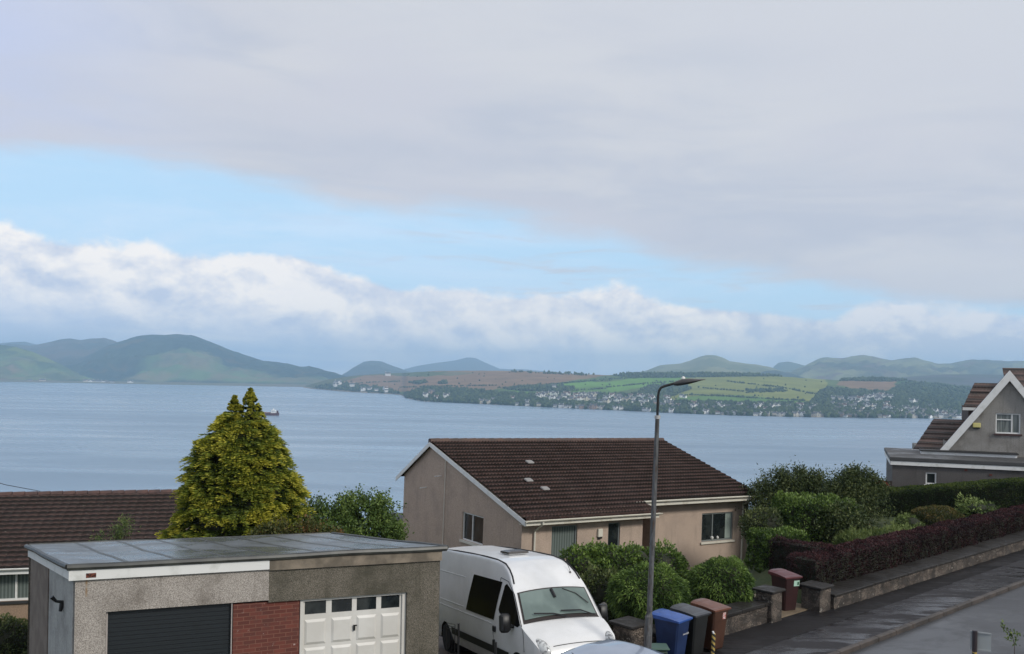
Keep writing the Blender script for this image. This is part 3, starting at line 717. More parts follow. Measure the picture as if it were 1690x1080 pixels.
# golden conifer with two leaders ------------------------------------------------
def conifer():
    base = Vector((-7.95, 27, -8.7)); r = root('conifer_tree', 'tall golden green conifer with two pointed tops behind the flat garage roof', 'tree', base)
    prof = [(-8.6, 1.6), (-7, 1.82), (-5.2, 1.88), (-4.5, 1.84), (-3.45, 1.64), (-2.73, 1.34), (-2.14, 1.02), (-1.65, .70), (-1.4, .45)]
    def radius(z, a):
        r_ = float(np.interp(z, [p[0] for p in prof], [p[1] for p in prof]))
        return r_ * (1 + .10 * mnoise.noise((math.cos(a) * 1.3, math.sin(a) * 1.3, z * .8)) + .13 * mnoise.noise((math.cos(a) * r_ * 2.2, math.sin(a) * r_ * 2.2, z * 2.6)))
    bunches = []
    for k in range(1750):
        z = -8.6 + 7.2 * random.random() ** .92; a = random.uniform(0, 2 * math.pi); R_ = radius(z, a)
        if random.random() > R_ / 1.85 or mnoise.noise((R_ * math.cos(a) * 1.7, R_ * math.sin(a) * 1.7, z * 1.9 + 7)) < -.30: continue
        R_ *= 1 + .12 * mnoise.noise((math.cos(a) * R_ * 1.2, math.sin(a) * R_ * 1.2, z * 1.3 + 3))
        bunches.append((R_ * random.uniform(.84, 1.05) * math.cos(a), R_ * random.uniform(.84, 1.05) * math.sin(a), z, a, random.uniform(.75, 1.25)))
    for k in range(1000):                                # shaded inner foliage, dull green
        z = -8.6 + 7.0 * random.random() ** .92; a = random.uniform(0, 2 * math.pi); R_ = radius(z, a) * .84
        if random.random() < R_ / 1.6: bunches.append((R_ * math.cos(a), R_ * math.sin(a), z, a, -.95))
    for cx_, top, rr, z0 in ((.19, -.64, .52, -2.5), (-.27, -.86, .45, -2.5)):
        for k in range(300):
            f = random.random(); z = z0 + (top - z0) * f; a = random.uniform(0, 2 * math.pi); R_ = rr * (1 - f ** 2.3) * random.uniform(.75, 1.05)
            bunches.append((cx_ + R_ * math.cos(a), R_ * math.sin(a), z, a, .62 - .30 * f))
        bunches += [(cx_, 0, top - .08, random.uniform(0, 6), .25) for _ in range(5)]
    VV = []; TT = []
    for (x, y, z, a, sc) in bunches:
        out = np.array([math.cos(a), math.sin(a), 0.]); side = np.array([-math.sin(a), math.cos(a), 0.])
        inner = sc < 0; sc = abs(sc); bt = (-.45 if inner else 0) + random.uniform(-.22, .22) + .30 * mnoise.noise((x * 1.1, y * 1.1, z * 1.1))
        yaw_ = random.uniform(-.5, .5); up0 = random.uniform(.15, .6) + (1.2 if z > -1.3 else 0)
        for m_ in range(10):                             # a plume: sprays fan from its root, arch over and hang at the tips
            tw = yaw_ + random.uniform(-.8, .8); ax = out * math.cos(tw) + side * math.sin(tw); ax[2] += up0 + random.uniform(-.25, .2); ax /= np.linalg.norm(ax)
            o0 = np.array([x, y, z]) + side * random.uniform(-.10, .10) * sc - out * .12 * sc + np.array([0, 0, random.uniform(-.06, .07) * sc])
            L = random.uniform(.24, .40) * sc; sd = np.cross(ax, [0, 0, 1]); sd /= np.linalg.norm(sd)
            for q in range(15):
                f = (q + .5) / 15; b_ = o0 + ax * L * f - np.array([0, 0, .55 * L * f * f])
                sg = 1 if q % 2 else -1; l2 = L * (.52 - .22 * f) * random.uniform(.7, 1.2)
                d = ax * .8 + sd * sg * random.uniform(.4, .9) + np.array([0, 0, random.uniform(-.45, .0)]); d /= np.linalg.norm(d)
                wv_ = np.cross(d, rng.standard_normal(3)); wv_ /= np.linalg.norm(wv_); ww = .015 * max(sc, .45) ** .5
                VV += [b_, b_ + d * l2 * .5 + wv_ * ww, b_ + d * l2, b_ + d * l2 * .5 - wv_ * ww]
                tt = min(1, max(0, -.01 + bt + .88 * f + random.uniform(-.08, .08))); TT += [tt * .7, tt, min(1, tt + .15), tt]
    VV = np.array(VV); VV[:, 2] += -base.z
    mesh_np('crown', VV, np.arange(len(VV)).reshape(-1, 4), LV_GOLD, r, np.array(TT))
    mb = MB(); zs = np.linspace(-8.6, -1.9, 16)
    rings = []
    for z in zs: rings.append([mb.vert((radius(z, a) * .72 * math.cos(a), radius(z, a) * .72 * math.sin(a), z - base.z)) for a in np.linspace(0, 2 * math.pi, 18, endpoint=False)])
    for i in range(15):
        for j in range(18): mb.face([rings[i][j], rings[i][(j + 1) % 18], rings[i + 1][(j + 1) % 18], rings[i + 1][j]])
    mb.face(rings[-1])
    mb.tube([(.2, 0, 5.6), (.2, 0, 7.2), (.2, 0, 7.7)], [.40, .22, .01], 10); mb.tube([(-.24, 0, 5.6), (-.24, 0, 7.0), (-.24, 0, 7.5)], [.36, .2, .01], 10)
    mb.build('branches', mat('conifer_inside', fn=two((.020, .028, .008), (.035, .036, .014), 7), rough=.9), r)
    mb = MB(); mb.tube([(0, 0, -.6), (0, 0, 3), (.1, 0, 6)], [.2, .15, .06], 10); mb.build('trunk', BARK, r)
conifer()

# loose leafy trees with visible twigs --------------------------------------------
def loose_tree(name, label, base, blobs, lm, n, ln, wd, twigs=46, group=None, cat='tree'):
    """blobs: (dx, dy, z above base, radius); leaf sprays at twig ends scattered through the crown's volume"""
    r = root(name, label, cat, base, group=group)
    P = []; tw = MB()
    for (x, y, z, R_) in blobs:
        k = int(n * R_ ** 2 / sum(b_[3] ** 2 for b_ in blobs))
        u = rng.standard_normal((k, 3)); u /= np.linalg.norm(u, axis=1)[:, None]
        rr = R_ * rng.uniform(.35, 1.0, (k, 1)) ** .6 * (1 + .22 * rng.standard_normal((k, 1)))
        P.append(np.array([x, y, z]) + u * rr * [1, 1, .85])
    P = np.concatenate(P)
    dens = np.array([mnoise.noise(Vector(p) * 1.9) for p in P]); P = P[dens > -.22]; dens = dens[dens > -.22]
    VV = []; TT = []
    for p, d_ in zip(P, dens):
        m_ = 6; N = rng.standard_normal((m_, 3)) * .6 + [0, 0, .2]
        V, F = leaf_quads(p + rng.standard_normal((m_, 3)) * ln * .8, N, ln, wd, .2, .5)
        VV.append(V); TT.append(np.full(len(V), min(1, max(0, .45 + d_ * .6 + random.uniform(-.3, .35)))))
    VV = np.concatenate(VV); mesh_np('crown', VV, np.arange(len(VV)).reshape(-1, 4), lm, r, np.concatenate(TT))
    b0 = Vector((0, 0, -.3)); hub = Vector((sum(b_[0] for b_ in blobs) / len(blobs), 0, min(b_[2] for b_ in blobs) * .8))
    tw.tube([b0, hub * .5 + Vector((.05, 0, 0)), hub], [.11, .09, .06], 8)
    for k in range(twigs):
        p = Vector(P[random.randrange(len(P))]); mid = hub.lerp(p, .5) + Vector((random.gauss(0, .1), random.gauss(0, .1), .12))
        tw.tube([hub, mid, p], [.03, .016, .005], 5)
    tw.build('trunk', BARK, r)
    return r
def at(px, py, Y): return Vector(img(px, py, Y))
def blob(base, px, py, Y, R_): p = at(px, py, Y) - base; return (p.x, p.y, p.z, R_)
b = at(590, 890, 28); b.z = gz(b.x, b.y)
loose_tree('broadleaf_tree', 'loose green leafy tree between the golden conifer and the beige house', b,
           [blob(b, 525, 850, 27.6, .62), blob(b, 545, 890, 27.4, .9), blob(b, 560, 845, 28, .55), blob(b, 590, 850, 28, .85), blob(b, 612, 850, 28.3, .75), blob(b, 632, 880, 28, .6), blob(b, 600, 890, 27.8, 1.0), blob(b, 645, 880, 27.8, .5), blob(b, 620, 835, 28, .45)], leafmat('leaf_mid_green', (.030, .055, .014), (.075, .125, .028), (.16, .22, .05)), 4800, .10, .05, 60)
b = at(475, 905, 25); b.z = gz(b.x, b.y)
loose_tree('rowan_tree', 'low shrub with reddish leaf tips between the golden conifer and the garage roof', b,
           [blob(b, 440, 888, 25, .42), blob(b, 475, 882, 25, .5), blob(b, 510, 880, 25, .48), blob(b, 545, 890, 25, .4), blob(b, 495, 905, 25, .5)], LV_ROSE, 1500, .085, .05, 24)
for px, py, lab in ((168, 888, 'smaller wispy green sapling top showing above the garage roof, further left'), (203, 866, 'taller wispy green sapling top showing above the garage roof, nearer the conifer')):
    b = at(px, py, 23.5); b.z = gz(b.x, b.y) ; h = at(px, py, 23.5).z - b.z
    loose_tree('sapling', lab, b, [(0, 0, h - .12, .22), (-.08, 0, h - .38, .26), (.06, 0, h + .08, .12)], LV_FERN, 190, .085, .022, 12, group='saplings behind the garage')
b = at(20, 1055, 22.5); b.z = gz(b.x, b.y); h = at(0, 1050, 22.5).z - b.z
plant('shrub', 'dark green leafy shrub below the window of the left house', 'shrub', b, [E3((-.15, 0, h - .15), (.62, .6, .62))], LV_OLIVE, 900, .07, .045)

# round shrubs in front of the beige house -----------------------------------------
def px_plant(name, label, cx_, cy_, Y, wpx, hpx, lm, dens, ln, wd, e=1., ry=None, extra=(), **kw):
    c_ = at(cx_, cy_, Y); b = Vector((c_.x, c_.y, min(gz(c_.x, c_.y), c_.z - .1))); k = Y / 1500
    h = c_.z - b.z
    shapes = [E3((0, 0, h), (wpx * k / 2, ry or wpx * k / 2, hpx * k / 2), e, kw.pop('yaw', 0.))]
    for (ex, ey, ew, eh, dy) in extra:
        q = at(ex, ey, Y + dy) - b; shapes.append(E3((q.x, q.y, q.z), (ew * k / 2, ew * k / 2, eh * k / 2)))
    return plant(name, label, kw.pop('cat', 'shrub'), b, shapes, lm, dens, ln, wd, **kw)
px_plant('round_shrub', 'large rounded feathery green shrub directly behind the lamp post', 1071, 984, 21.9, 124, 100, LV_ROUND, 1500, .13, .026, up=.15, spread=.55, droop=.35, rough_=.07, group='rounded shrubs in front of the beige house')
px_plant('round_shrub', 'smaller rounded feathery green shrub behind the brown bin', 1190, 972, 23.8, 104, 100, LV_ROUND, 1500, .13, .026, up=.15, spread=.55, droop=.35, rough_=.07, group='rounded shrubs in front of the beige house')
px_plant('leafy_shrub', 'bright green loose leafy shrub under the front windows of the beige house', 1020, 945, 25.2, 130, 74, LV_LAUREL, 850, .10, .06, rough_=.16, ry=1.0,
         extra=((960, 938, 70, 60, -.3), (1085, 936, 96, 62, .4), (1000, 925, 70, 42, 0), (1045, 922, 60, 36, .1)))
px_plant('leafy_shrub', 'dark leafy shrub between the white van and the rounded shrubs', 985, 985, 23.4, 84, 90, LV_OLIVE, 800, .10, .055, rough_=.16, extra=((1010, 1000, 60, 60, -.3),))
# planting behind the stone wall ---------------------------------------------------
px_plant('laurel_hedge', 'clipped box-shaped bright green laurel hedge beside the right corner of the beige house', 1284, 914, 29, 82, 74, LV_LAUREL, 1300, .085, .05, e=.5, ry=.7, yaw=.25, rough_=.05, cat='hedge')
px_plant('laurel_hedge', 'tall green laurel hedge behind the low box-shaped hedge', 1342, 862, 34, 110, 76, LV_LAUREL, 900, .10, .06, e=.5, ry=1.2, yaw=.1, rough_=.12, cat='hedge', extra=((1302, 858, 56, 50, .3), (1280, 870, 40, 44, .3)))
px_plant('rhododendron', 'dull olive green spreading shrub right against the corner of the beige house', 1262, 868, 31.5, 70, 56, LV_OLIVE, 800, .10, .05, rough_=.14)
b = at(1300, 830, 39); b.z = gz(b.x, b.y)
loose_tree('broadleaf_tree', 'tall dark bushy tree rising just right of the beige house roof', b, [blob(b, x_, y_, 39 + d_, r_) for x_, y_, r_, d_ in ((1264, 816, .7, 0), (1285, 806, .8, .2), (1310, 800, .9, 0), (1335, 804, .8, .3), (1352, 810, .8, 0), (1300, 820, 1.3, .4), (1340, 830, 1.3, .3), (1265, 832, 1.0, 0), (1318, 784, .35, 0), (1290, 788, .3, 0), (1348, 788, .3, 0))], LV_OLIVE, 5200, .13, .05, 60)
b = at(1410, 830, 37); b.z = gz(b.x, b.y)
loose_tree('broadleaf_tree', 'upright feathery green tree left of the dark clipped hedge', b, [blob(b, x_, y_, 37, r_) for x_, y_, r_ in ((1385, 804, .6), (1402, 796, .6), (1420, 800, .65), (1440, 806, .5), (1400, 815, 1.0), (1420, 840, 1.1), (1390, 850, 1.0), (1412, 782, .3), (1432, 786, .28), (1450, 798, .3))], LV_OLIVE, 4600, .13, .045, 50)
b = at(1380, 872, 33); b.z = gz(b.x, b.y)
loose_tree('broadleaf_tree', 'dark bush filling the corner between the laurel and the clipped hedge', b, [blob(b, x_, y_, 33, r_) for x_, y_, r_ in ((1375, 865, .7), (1395, 858, .75), (1412, 870, .6), (1385, 885, .6))], LV_OLIVE, 2000, .11, .06, 26, cat='shrub')
# long dark clipped hedge
def hedge_along(name, label, a, b_, half, z0, z1, lm, dens, ln, wd, rough_=.05, zb0=None, zb1=None, **kw):
    a = Vector(a); b_ = Vector(b_); c0 = (a + b_) / 2; base = Vector((c0.x, c0.y, (z0[0] + z0[1]) / 2)); D_ = (b_ - a); L = D_.length; d_ = np.array(D_ / L); w_ = np.array([-d_[1], d_[0], 0.])
    r = root(name, label, 'hedge', base); Hh = ((z1[0] - z0[0]) + (z1[1] - z0[1])) / 2
    A_ = [L * 2 * half, L * Hh, L * Hh, 2 * half * Hh, 2 * half * Hh]; n = int(sum(A_) * dens * .8); f = rng.choice(5, n, p=np.array(A_) / sum(A_))
    u = rng.random(n); v = rng.random(n); s_ = rng.uniform(-1, 1, n); N = np.zeros((n, 3))
    for k, (uu, vv, ss, nn) in enumerate(((None, 1., None, [0, 0, 1.]), (None, None, 1., w_), (None, None, -1., -w_), (1., None, None, d_), (0., None, None, -d_))):
        m_ = f == k; N[m_] = nn
        if uu is not None: u[m_] = uu
        if vv is not None: v[m_] = vv
        if ss is not None: s_[m_] = ss
    rnd = np.clip((v - .86) / .14, 0, 1) ** 2 * .22 * (f != 0); s2 = s_ * (1 - rnd); v2 = v - .10 * (f == 0) * np.abs(s_) ** 6        # softened top edge
    za = z0[0] + (z0[1] - z0[0]) * u; zb = z1[0] + (z1[1] - z1[0]) * u
    P = np.outer((u - .5) * L, d_) + np.outer(s2 * half, w_); P[:, 2] = za + (zb - za) * v2 - base.z
    B = np.array([mnoise.noise(Vector(p) * 1.6) + .6 * mnoise.noise(Vector(p) * 5) for p in P]); P = P + N * (B * rough_ * 2 - np.abs(rng.standard_normal(n)) * rough_ * .7)[:, None]
    V, F = leaf_quads(P, N, ln, wd, .25, .7); t_ = np.clip(.42 + .24 * N[:, 2] + B * .45 + rng.uniform(-.3, .3, n), 0, 1)  # lit top painted in: upward leaves tinted lighter, sides and hollows darker
    mesh_np('foliage', V, F, lm, r, np.repeat(t_, 4))
    mb = MB(); h2 = half * .86
    q = [[mb.vert(tuple(d_ * (uu - .5) * (L - .2) + w_ * ss * h2 * (.8 if vv else 1) + np.array([0, 0, (z0[0] + (z0[1] - z0[0]) * uu if not vv else z1[0] + (z1[1] - z1[0]) * uu - .09) - base.z]))) for ss, vv in ((-1, 0), (1, 0), (1, 1), (-1, 1))] for uu in (0, 1)]
    for k in range(4): mb.face([q[0][k], q[0][(k + 1) % 4], q[1][(k + 1) % 4], q[1][k]])
    mb.face(q[0]); mb.face(q[1][::-1]); mb.build('branches', CORE, r)
    return r
A = at(1425, 812, 40.2); B2 = at(1760, 790, 38.2)
hedge_along('clipped_hedge', 'long dark green clipped hedge below the grey flat-roofed extension', (A.x, A.y, 0), (B2.x, B2.y, 0), .75, (-6.1, -6.0), (A.z + .02, B2.z + .1), LV_DARK, 1500, .07, .035, .03)
# purple hedge on the wall
A = STREET @ Vector((.55, .72, 0)); B = STREET @ Vector((24, .72, 0))
hedge_along('purple_hedge', 'long purple hedge running along the top of the roadside stone wall', A, B, .48, (-5.95, -6.0), (-5.02, -5.14), LV_PURPLE, 1900, .05, .03, .045)
A = STREET @ Vector((2.5, .9, 0)); B = STREET @ Vector((2.3, 2.7, 0))
hedge_along('purple_hedge', 'short purple hedge running back from the gate beside the laurel', A, B, .32, (-6.0, -6.0), (-4.98, -4.95), LV_PURPLE, 1700, .05, .03, .05)
px_plant('rounded_bush', 'rounded olive bush with rusty tips in front of the dark clipped hedge', 1546, 862, 36.3, 88, 52, leafmat('leaf_bronze', (.022, .034, .010), (.06, .075, .02), (.15, .11, .035)), 1300, .07, .035, rough_=.05)
px_plant('rounded_bush', 'small light green bush left of the rounded olive bush', 1502, 868, 35, 44, 34, LV_RHODO, 900, .08, .045)
px_plant('rhododendron', 'pale green open rhododendron above the purple hedge at far right', 1614, 841, 37.6, 54, 30, LV_RHODO, 260, .16, .06, rough_=.2, k=.6, extra=((1635, 838, 30, 24, 0), (1598, 850, 30, 24, 0)))
px_plant('juniper_bush', 'low spreading grey green juniper behind the purple hedge', 1495, 886, 33.4, 96, 22, LV_RHODO, 700, .13, .035, rough_=.12, extra=((1470, 892, 50, 22, 0), (1530, 884, 50, 18, .4)))
px_plant('leafy_shrub', 'yellow green tufted perennials behind the purple hedge', 1430, 897, 31.2, 84, 26, LV_FERN, 900, .16, .025, up=1.2, rough_=.12, extra=((1405, 900, 40, 30, 0), (1455, 890, 40, 26, .5)))
px_plant('leafy_shrub', 'rusty orange stems in front of the dark clipped hedge', 1434, 883, 33.5, 16, 34, leafmat('leaf_rust', (.05, .03, .012), (.12, .06, .02), (.22, .10, .03)), 500, .14, .02, up=1.2)
b = at(1672, 1052, 10.5); b.z = -6.2; h = at(1672, 1052, 10.5).z - b.z
r = root('roadside_plant', 'thin leafy shoot in the bottom right corner beside the small sign', 'plant', b)
V = []; T = []
for (x_, y_, R_) in ((1657, 1034, 5), (1664, 1042, 6), (1670, 1047, 6), (1664, 1053, 5), (1680, 1050, 6), (1676, 1058, 5)):
    P_ = np.array(at(x_, y_, 10.5) - b) + rng.standard_normal((16, 3)) * R_ * 10.5 / 1500 * .5
    v_, f_ = leaf_quads(P_, rng.standard_normal((16, 3)), .042, .022, .3, .6); V.append(v_); T.append(np.repeat(rng.uniform(.2, 1, 16), 4))
V = np.concatenate(V); mesh_np('foliage', V, np.arange(len(V)).reshape(-1, 4), LV_FERN, r, np.concatenate(T))
mb = MB(); mb.tube([(0, 0, 0), (.02, 0, h - .1), tuple(at(1670, 1047, 10.5) - b), tuple(at(1657, 1034, 10.5) - b)], [.006, .004, .003, .002], 5); mb.build('stem', BARK, r)

# ------------------------------------------------------------------ building helpers
def wall_panel(mb, u0, u1, z0, z1, holes, fmap, depth=.12, mi=0):
    """front face with openings and their reveals; fmap(u, z, w) -> point, w inwards"""
    us = sorted({u0, u1, *[h[0] for h in holes], *[h[1] for h in holes]}); zs = sorted({z0, z1, *[h[2] for h in holes], *[h[3] for h in holes]})
    for a, b_ in zip(us[:-1], us[1:]):
        for c_, d in zip(zs[:-1], zs[1:]):
            if not any(h[0] <= a and b_ <= h[1] and h[2] <= c_ and d <= h[3] for h in holes):
                mb.poly([fmap(a, c_, 0), fmap(b_, c_, 0), fmap(b_, d, 0), fmap(a, d, 0)], mi)
    for h in holes:
        a, b_, c_, d = h[:4]; skip = h[4] if len(h) > 4 else ''
        for sd_, p, q in (('b', (a, c_), (b_, c_)), ('r', (b_, c_), (b_, d)), ('t', (b_, d), (a, d)), ('l', (a, d), (a, c_))):
            if sd_ in skip: continue
            mb.poly([fmap(*p, 0), fmap(*q, 0), fmap(*q, depth), fmap(*p, depth)], mi)
def window(parent, hole, fmap, mull=(.5,), trans=None, frame=None, fw=.05, depth=.08, sill=None, curtain=None, name='window', glassm=None):
    a, b_, c_, d = hole; frame = frame or WHITE
    mb = MB()
    def bar(u0, u1, z0, z1, w0=depth - .03, w1=depth + .03):
        P = [fmap(u, z, w_) for u in (u0, u1) for z in (z0, z1) for w_ in (w0, w1)]
        i = [mb.vert(p) for p in P]
        for q in [(0, 1, 3, 2), (4, 6, 7, 5), (0, 4, 5, 1), (2, 3, 7, 6), (0, 2, 6, 4), (1, 5, 7, 3)]: mb.face([i[k] for k in q])
    bar(a, b_, c_, c_ + fw); bar(a, b_, d - fw, d); bar(a, a + fw, c_ + fw, d - fw); bar(b_ - fw, b_, c_ + fw, d - fw)
    for m_ in mull:
        u = a + (b_ - a) * m_; bar(u - fw * .45, u + fw * .45, c_ + fw, d - fw)
    if trans:
        z = c_ + (d - c_) * trans[0]; u0 = a + fw; u1 = a + (b_ - a) * trans[1] - fw * .45; bar(u0, u1, z - fw * .4, z + fw * .4)
    o = mb.build(name, frame, parent)
    mb = MB(); mb.poly([fmap(a + .01, c_ + .01, depth + .012), fmap(b_ - .01, c_ + .01, depth + .012), fmap(b_ - .01, d - .01, depth + .012), fmap(a + .01, d - .01, depth + .012)])
    mb.build('pane', glassm or GLASS, o)
    if sill:
        mb = MB(); P = [fmap(u, z, w_) for u in (a - .06, b_ + .06) for z in (c_ - .09, c_ - .004) for w_ in (-.07, depth - .035)]
        i = [mb.vert(p) for p in P]
        for q in [(0, 1, 3, 2), (4, 6, 7, 5), (0, 4, 5, 1), (2, 3, 7, 6), (0, 2, 6, 4), (1, 5, 7, 3)]: mb.face([i[k] for k in q])
        mb.build('sill', sill, o)
    return o
def blindfn(t, b, v):
    s = t.new('ShaderNodeSeparateXYZ'); t.l.new(v, s.inputs[0])
    f = t.m('FRACT', t.m('MULTIPLY', t.m('ADD', s.outputs[0], s.outputs[1]), 9.0))
    t.put(b.inputs['Base Color'], t.mix(t.ss(f, .3, .6), (.16, .19, .18), (.095, .115, .11)))
BLINDS = mat('glass_over_blinds', rough=.12, fn=blindfn)
CURT = mat('glass_over_curtain', rough=.12, fn=lambda t, b, v: t.put(b.inputs['Base Color'], t.mix(t.ss(t.noise(t.mapv(v, scale=(6, 6, .4)), 1.5, 3), .4, .6), (.20, .22, .21), (.10, .115, .11))))
def tile_roof(name, parent, x0, x1, s0, s1, z0, pitch, m, gauge=.34, per=.15, amp=.022, lip=.032, cut=None, six=6):
    """interlocking roll tiles as relief: courses step down the slope, rolls run up it"""
    nx = int((x1 - x0) / per * six) + 1; X = np.linspace(x0, x1, nx); prof = amp * np.abs(np.sin(X / per * math.pi)) ** 1.0
    n = max(1, int(round((s1 - s0) / math.cos(pitch) / gauge))); V = []; rows = 0
    tp = math.tan(pitch); cn, sn = math.cos(pitch), math.sin(pitch)
    jit = rng.uniform(-.006, .006, n + 1)
    for i in range(n):
        for e, h in ((0, lip + jit[i]), (1, .004)):
            s_ = s0 + (s1 - s0) * (i + e) / n; 
            if e == 0 and i == 0:
                V.append(np.stack([X, np.full(nx, s_), np.full(nx, z0) - .03], 1)); rows += 1
            hh = prof + h
            V.append(np.stack([X, s_ - sn * hh, z0 + (s_ - s0) * tp + cn * hh], 1)); rows += 1
    V = np.concatenate(V); F = [(j * nx + i, j * nx + i + 1, (j + 1) * nx + i + 1, (j + 1) * nx + i) for j in range(rows - 1) for i in range(nx - 1)]
    return mesh_np(name, V, F, m, parent)
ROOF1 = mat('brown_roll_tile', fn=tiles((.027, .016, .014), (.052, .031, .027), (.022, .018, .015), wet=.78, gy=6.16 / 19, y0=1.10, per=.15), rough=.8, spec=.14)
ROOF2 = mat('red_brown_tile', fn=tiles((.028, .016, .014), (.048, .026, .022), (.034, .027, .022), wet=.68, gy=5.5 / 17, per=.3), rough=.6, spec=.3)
HARL1 = mat('beige_harl', fn=harl((.54, .425, .35), (.37, .29, .235), (.30, .245, .205), .55), rough=.95, spec=.15)
HARL_G = mat('grey_harl', fn=harl((.38, .365, .34), (.21, .20, .185), (.10, .09, .08), .6), rough=.95, spec=.15)
HARL_P = mat('pale_harl', fn=harl((.52, .475, .43), (.24, .215, .195), (.15, .13, .11), .8, 62), rough=.95, spec=.15)
HARL_D = mat('dark_harl', fn=harl((.22, .195, .16), (.085, .078, .062), (.07, .066, .05), .9, 62), rough=.95, spec=.15)
CLOSER = mat('dark_fascia', (.03, .03, .03), .6)

# ------------------------------------------------------------------ beige house
HM_ = Matrix.Translation((.57, 31.5, -5.09)) @ Matrix.Rotation(rad(33), 4, 'Z') @ Matrix.Rotation(.023, 4, 'Y')
hs = root('beige_house', 'beige rendered bungalow with brown tiled roof in the middle of the picture', 'house', M=HM_)
PIT = math.atan(2.22 / 7.26); W0, W1 = .15, 12.74; GB = -3.6
mb = MB()
fm = lambda u, z, w_: (u, .45 + w_, z)
h1, h2 = (1.45, 2.60, -1.55, -.36), (4.05, 4.63, -1.40, -.37)
wall_panel(mb, W0, 5.75, GB, -.10, [h1, h2], fm)
fm2 = lambda u, z, w_: (u, 1.5 + w_, z); h3 = (9.95, 11.82, -1.64, -.44)
wall_panel(mb, 7.30, W1, GB, .25, [h3], fm2)
mb.poly([(5.75, .45, GB), (5.75, 2.6, GB), (5.75, 2.6, .5), (5.75, .45, -.1)]); mb.poly([(7.30, 1.5, GB), (7.30, 2.6, GB), (7.30, 2.6, .5), (7.30, 1.5, .25)])
fg = lambda u, z, w_: (W0 + w_, u, z); hg = (3.05, 4.63, -1.42, -.34)
wall_panel(mb, .45, 9.8, GB, -.10, [hg], fg)
mb.poly([(W0, .45, -.10), (W0, 9.8, -.10), (W0, 9.8, .58), (W0, 7.26, 2.10), (W0, .45, .05)])
mb.poly([(W1, 1.5, GB), (W1, 9.8, GB), (W1, 9.8, .58), (W1, 7.26, 2.10), (W1, 1.5, .35)]); mb.poly([(W0, 9.8, GB), (W1, 9.8, GB), (W1, 9.8, .6), (W0, 9.8, .6)])
mb.build('wall', HARL1, hs)
mb = MB(); mb.box((5.76, 2.55, GB), (7.29, 2.65, .4)); dr = mb.build('entrance_door', mat('brown_timber', fn=two((.09, .05, .035), (.05, .028, .02), 2), rough=.5), hs)
mb = MB(); mb.box((6.0, 2.50, -2.0), (6.1, 2.549, -.6)); mb.build('door_glass', GLASS, dr)
window(hs, h1, fm, mull=(), frame=GREYFRAME, glassm=BLINDS); window(hs, h2, fm, mull=(), frame=GREYFRAME)
window(hs, h3, fm2, mull=(.36,), frame=GREYFRAME, sill=CREAM, fw=.06)
wg = window(hs, hg, fg, mull=(.55,), frame=WHITE, fw=.05, sill=CREAM)
mb = MB(); mb.poly([fm2(11.42, -1.57, .088), fm2(11.76, -1.57, .088), fm2(11.76, -.5, .088), fm2(11.42, -.5, .088)]); mb.build('curtain', mat('pale_curtain', (.30, .36, .33), .8), hs)
mb = MB(); mb.lathe(fm2(10.62, -1.565, .05), (0, 0, 1), [(0, .05), (.08, .08), (.13, .03)], 8); mb.build('window_ornament', WHITE, hs); mb = MB(); mb.lathe(fm2(10.95, -1.565, .05), (0, 0, 1), [(0, .04), (.06, .06), (.12, .02)], 8); mb.build('window_ornament', WHITE, hs)
mb = MB(); mb.box((3.52, .36, -.86), (3.74, .449, -.56), bev=.015); mb.box((3.55, .37, -.93), (3.71, .449, -.862), 1); mb.build('meter_box', [CREAM, DARK], hs)
mb = MB()                                             # roof deck, back slope, ridge and verges
for z_, off in ((0, -.03), ):
    mb.poly([(0, 7.26, 2.19), (12.86, 7.26, 2.19), (12.86, 10.3, .43), (0, 10.3, .43)])
rd = mb.build('roof', ROOF1, hs)
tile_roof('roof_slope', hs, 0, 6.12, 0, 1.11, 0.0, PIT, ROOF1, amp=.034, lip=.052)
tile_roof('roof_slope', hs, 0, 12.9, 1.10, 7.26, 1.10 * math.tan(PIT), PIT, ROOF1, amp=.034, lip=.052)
mb = MB()
for k in range(29): mb.tube([(k * .445 - .02, 7.26, 2.20), (k * .445 + .42, 7.26, 2.215)], .13, 10)
mb.build('ridge_tile', mat('ridge_brown', fn=two((.09, .045, .03), (.05, .03, .024), 2.2), rough=.6), hs)
mb = MB()                                             # white bargeboards, dark tile undercloak
def verge(x, pts, th=.03, drop=(.04, .22)):
    for (s_a, za), (s_b, zb) in zip(pts[:-1], pts[1:]):
        P = [(x + dx_, s_, z - dd) for (s_, z) in ((s_a, za), (s_b, zb)) for dx_ in (-th, 0) for dd in drop]
        i = [mb.vert(p) for p in P]
        for q in [(0, 1, 3, 2), (4, 6, 7, 5), (0, 4, 5, 1), (2, 3, 7, 6), (0, 2, 6, 4), (1, 5, 7, 3)]: mb.face([i[k] for k in q])
verge(.0, [(0, 0), (7.26, 2.22), (10.3, .46)]); verge(12.93, [(1.1, .336), (7.26, 2.22), (10.3, .46)])
mb.build('bargeboard', WHITE, hs)
mb = MB()
mb.box((-.01, -.045, -.20), (6.13, .0, -.035)); mb.box((0.001, 0.001, -.205), (5.76, .44, -.19)); mb.box((5.76, .001, -.205), (6.12, 1.1, -.19)); mb.box((6.09, .001, -.19), (6.125, 1.1, .0)); mb.build('fascia', CREAM, hs)
mb = MB()
mb.box((6.14, .9, .10), (12.9, 1.09, .285)); mb.box((6.14, 1.09, .10), (12.9, 1.49, .115)); mb.build('fascia', CREAM, hs)
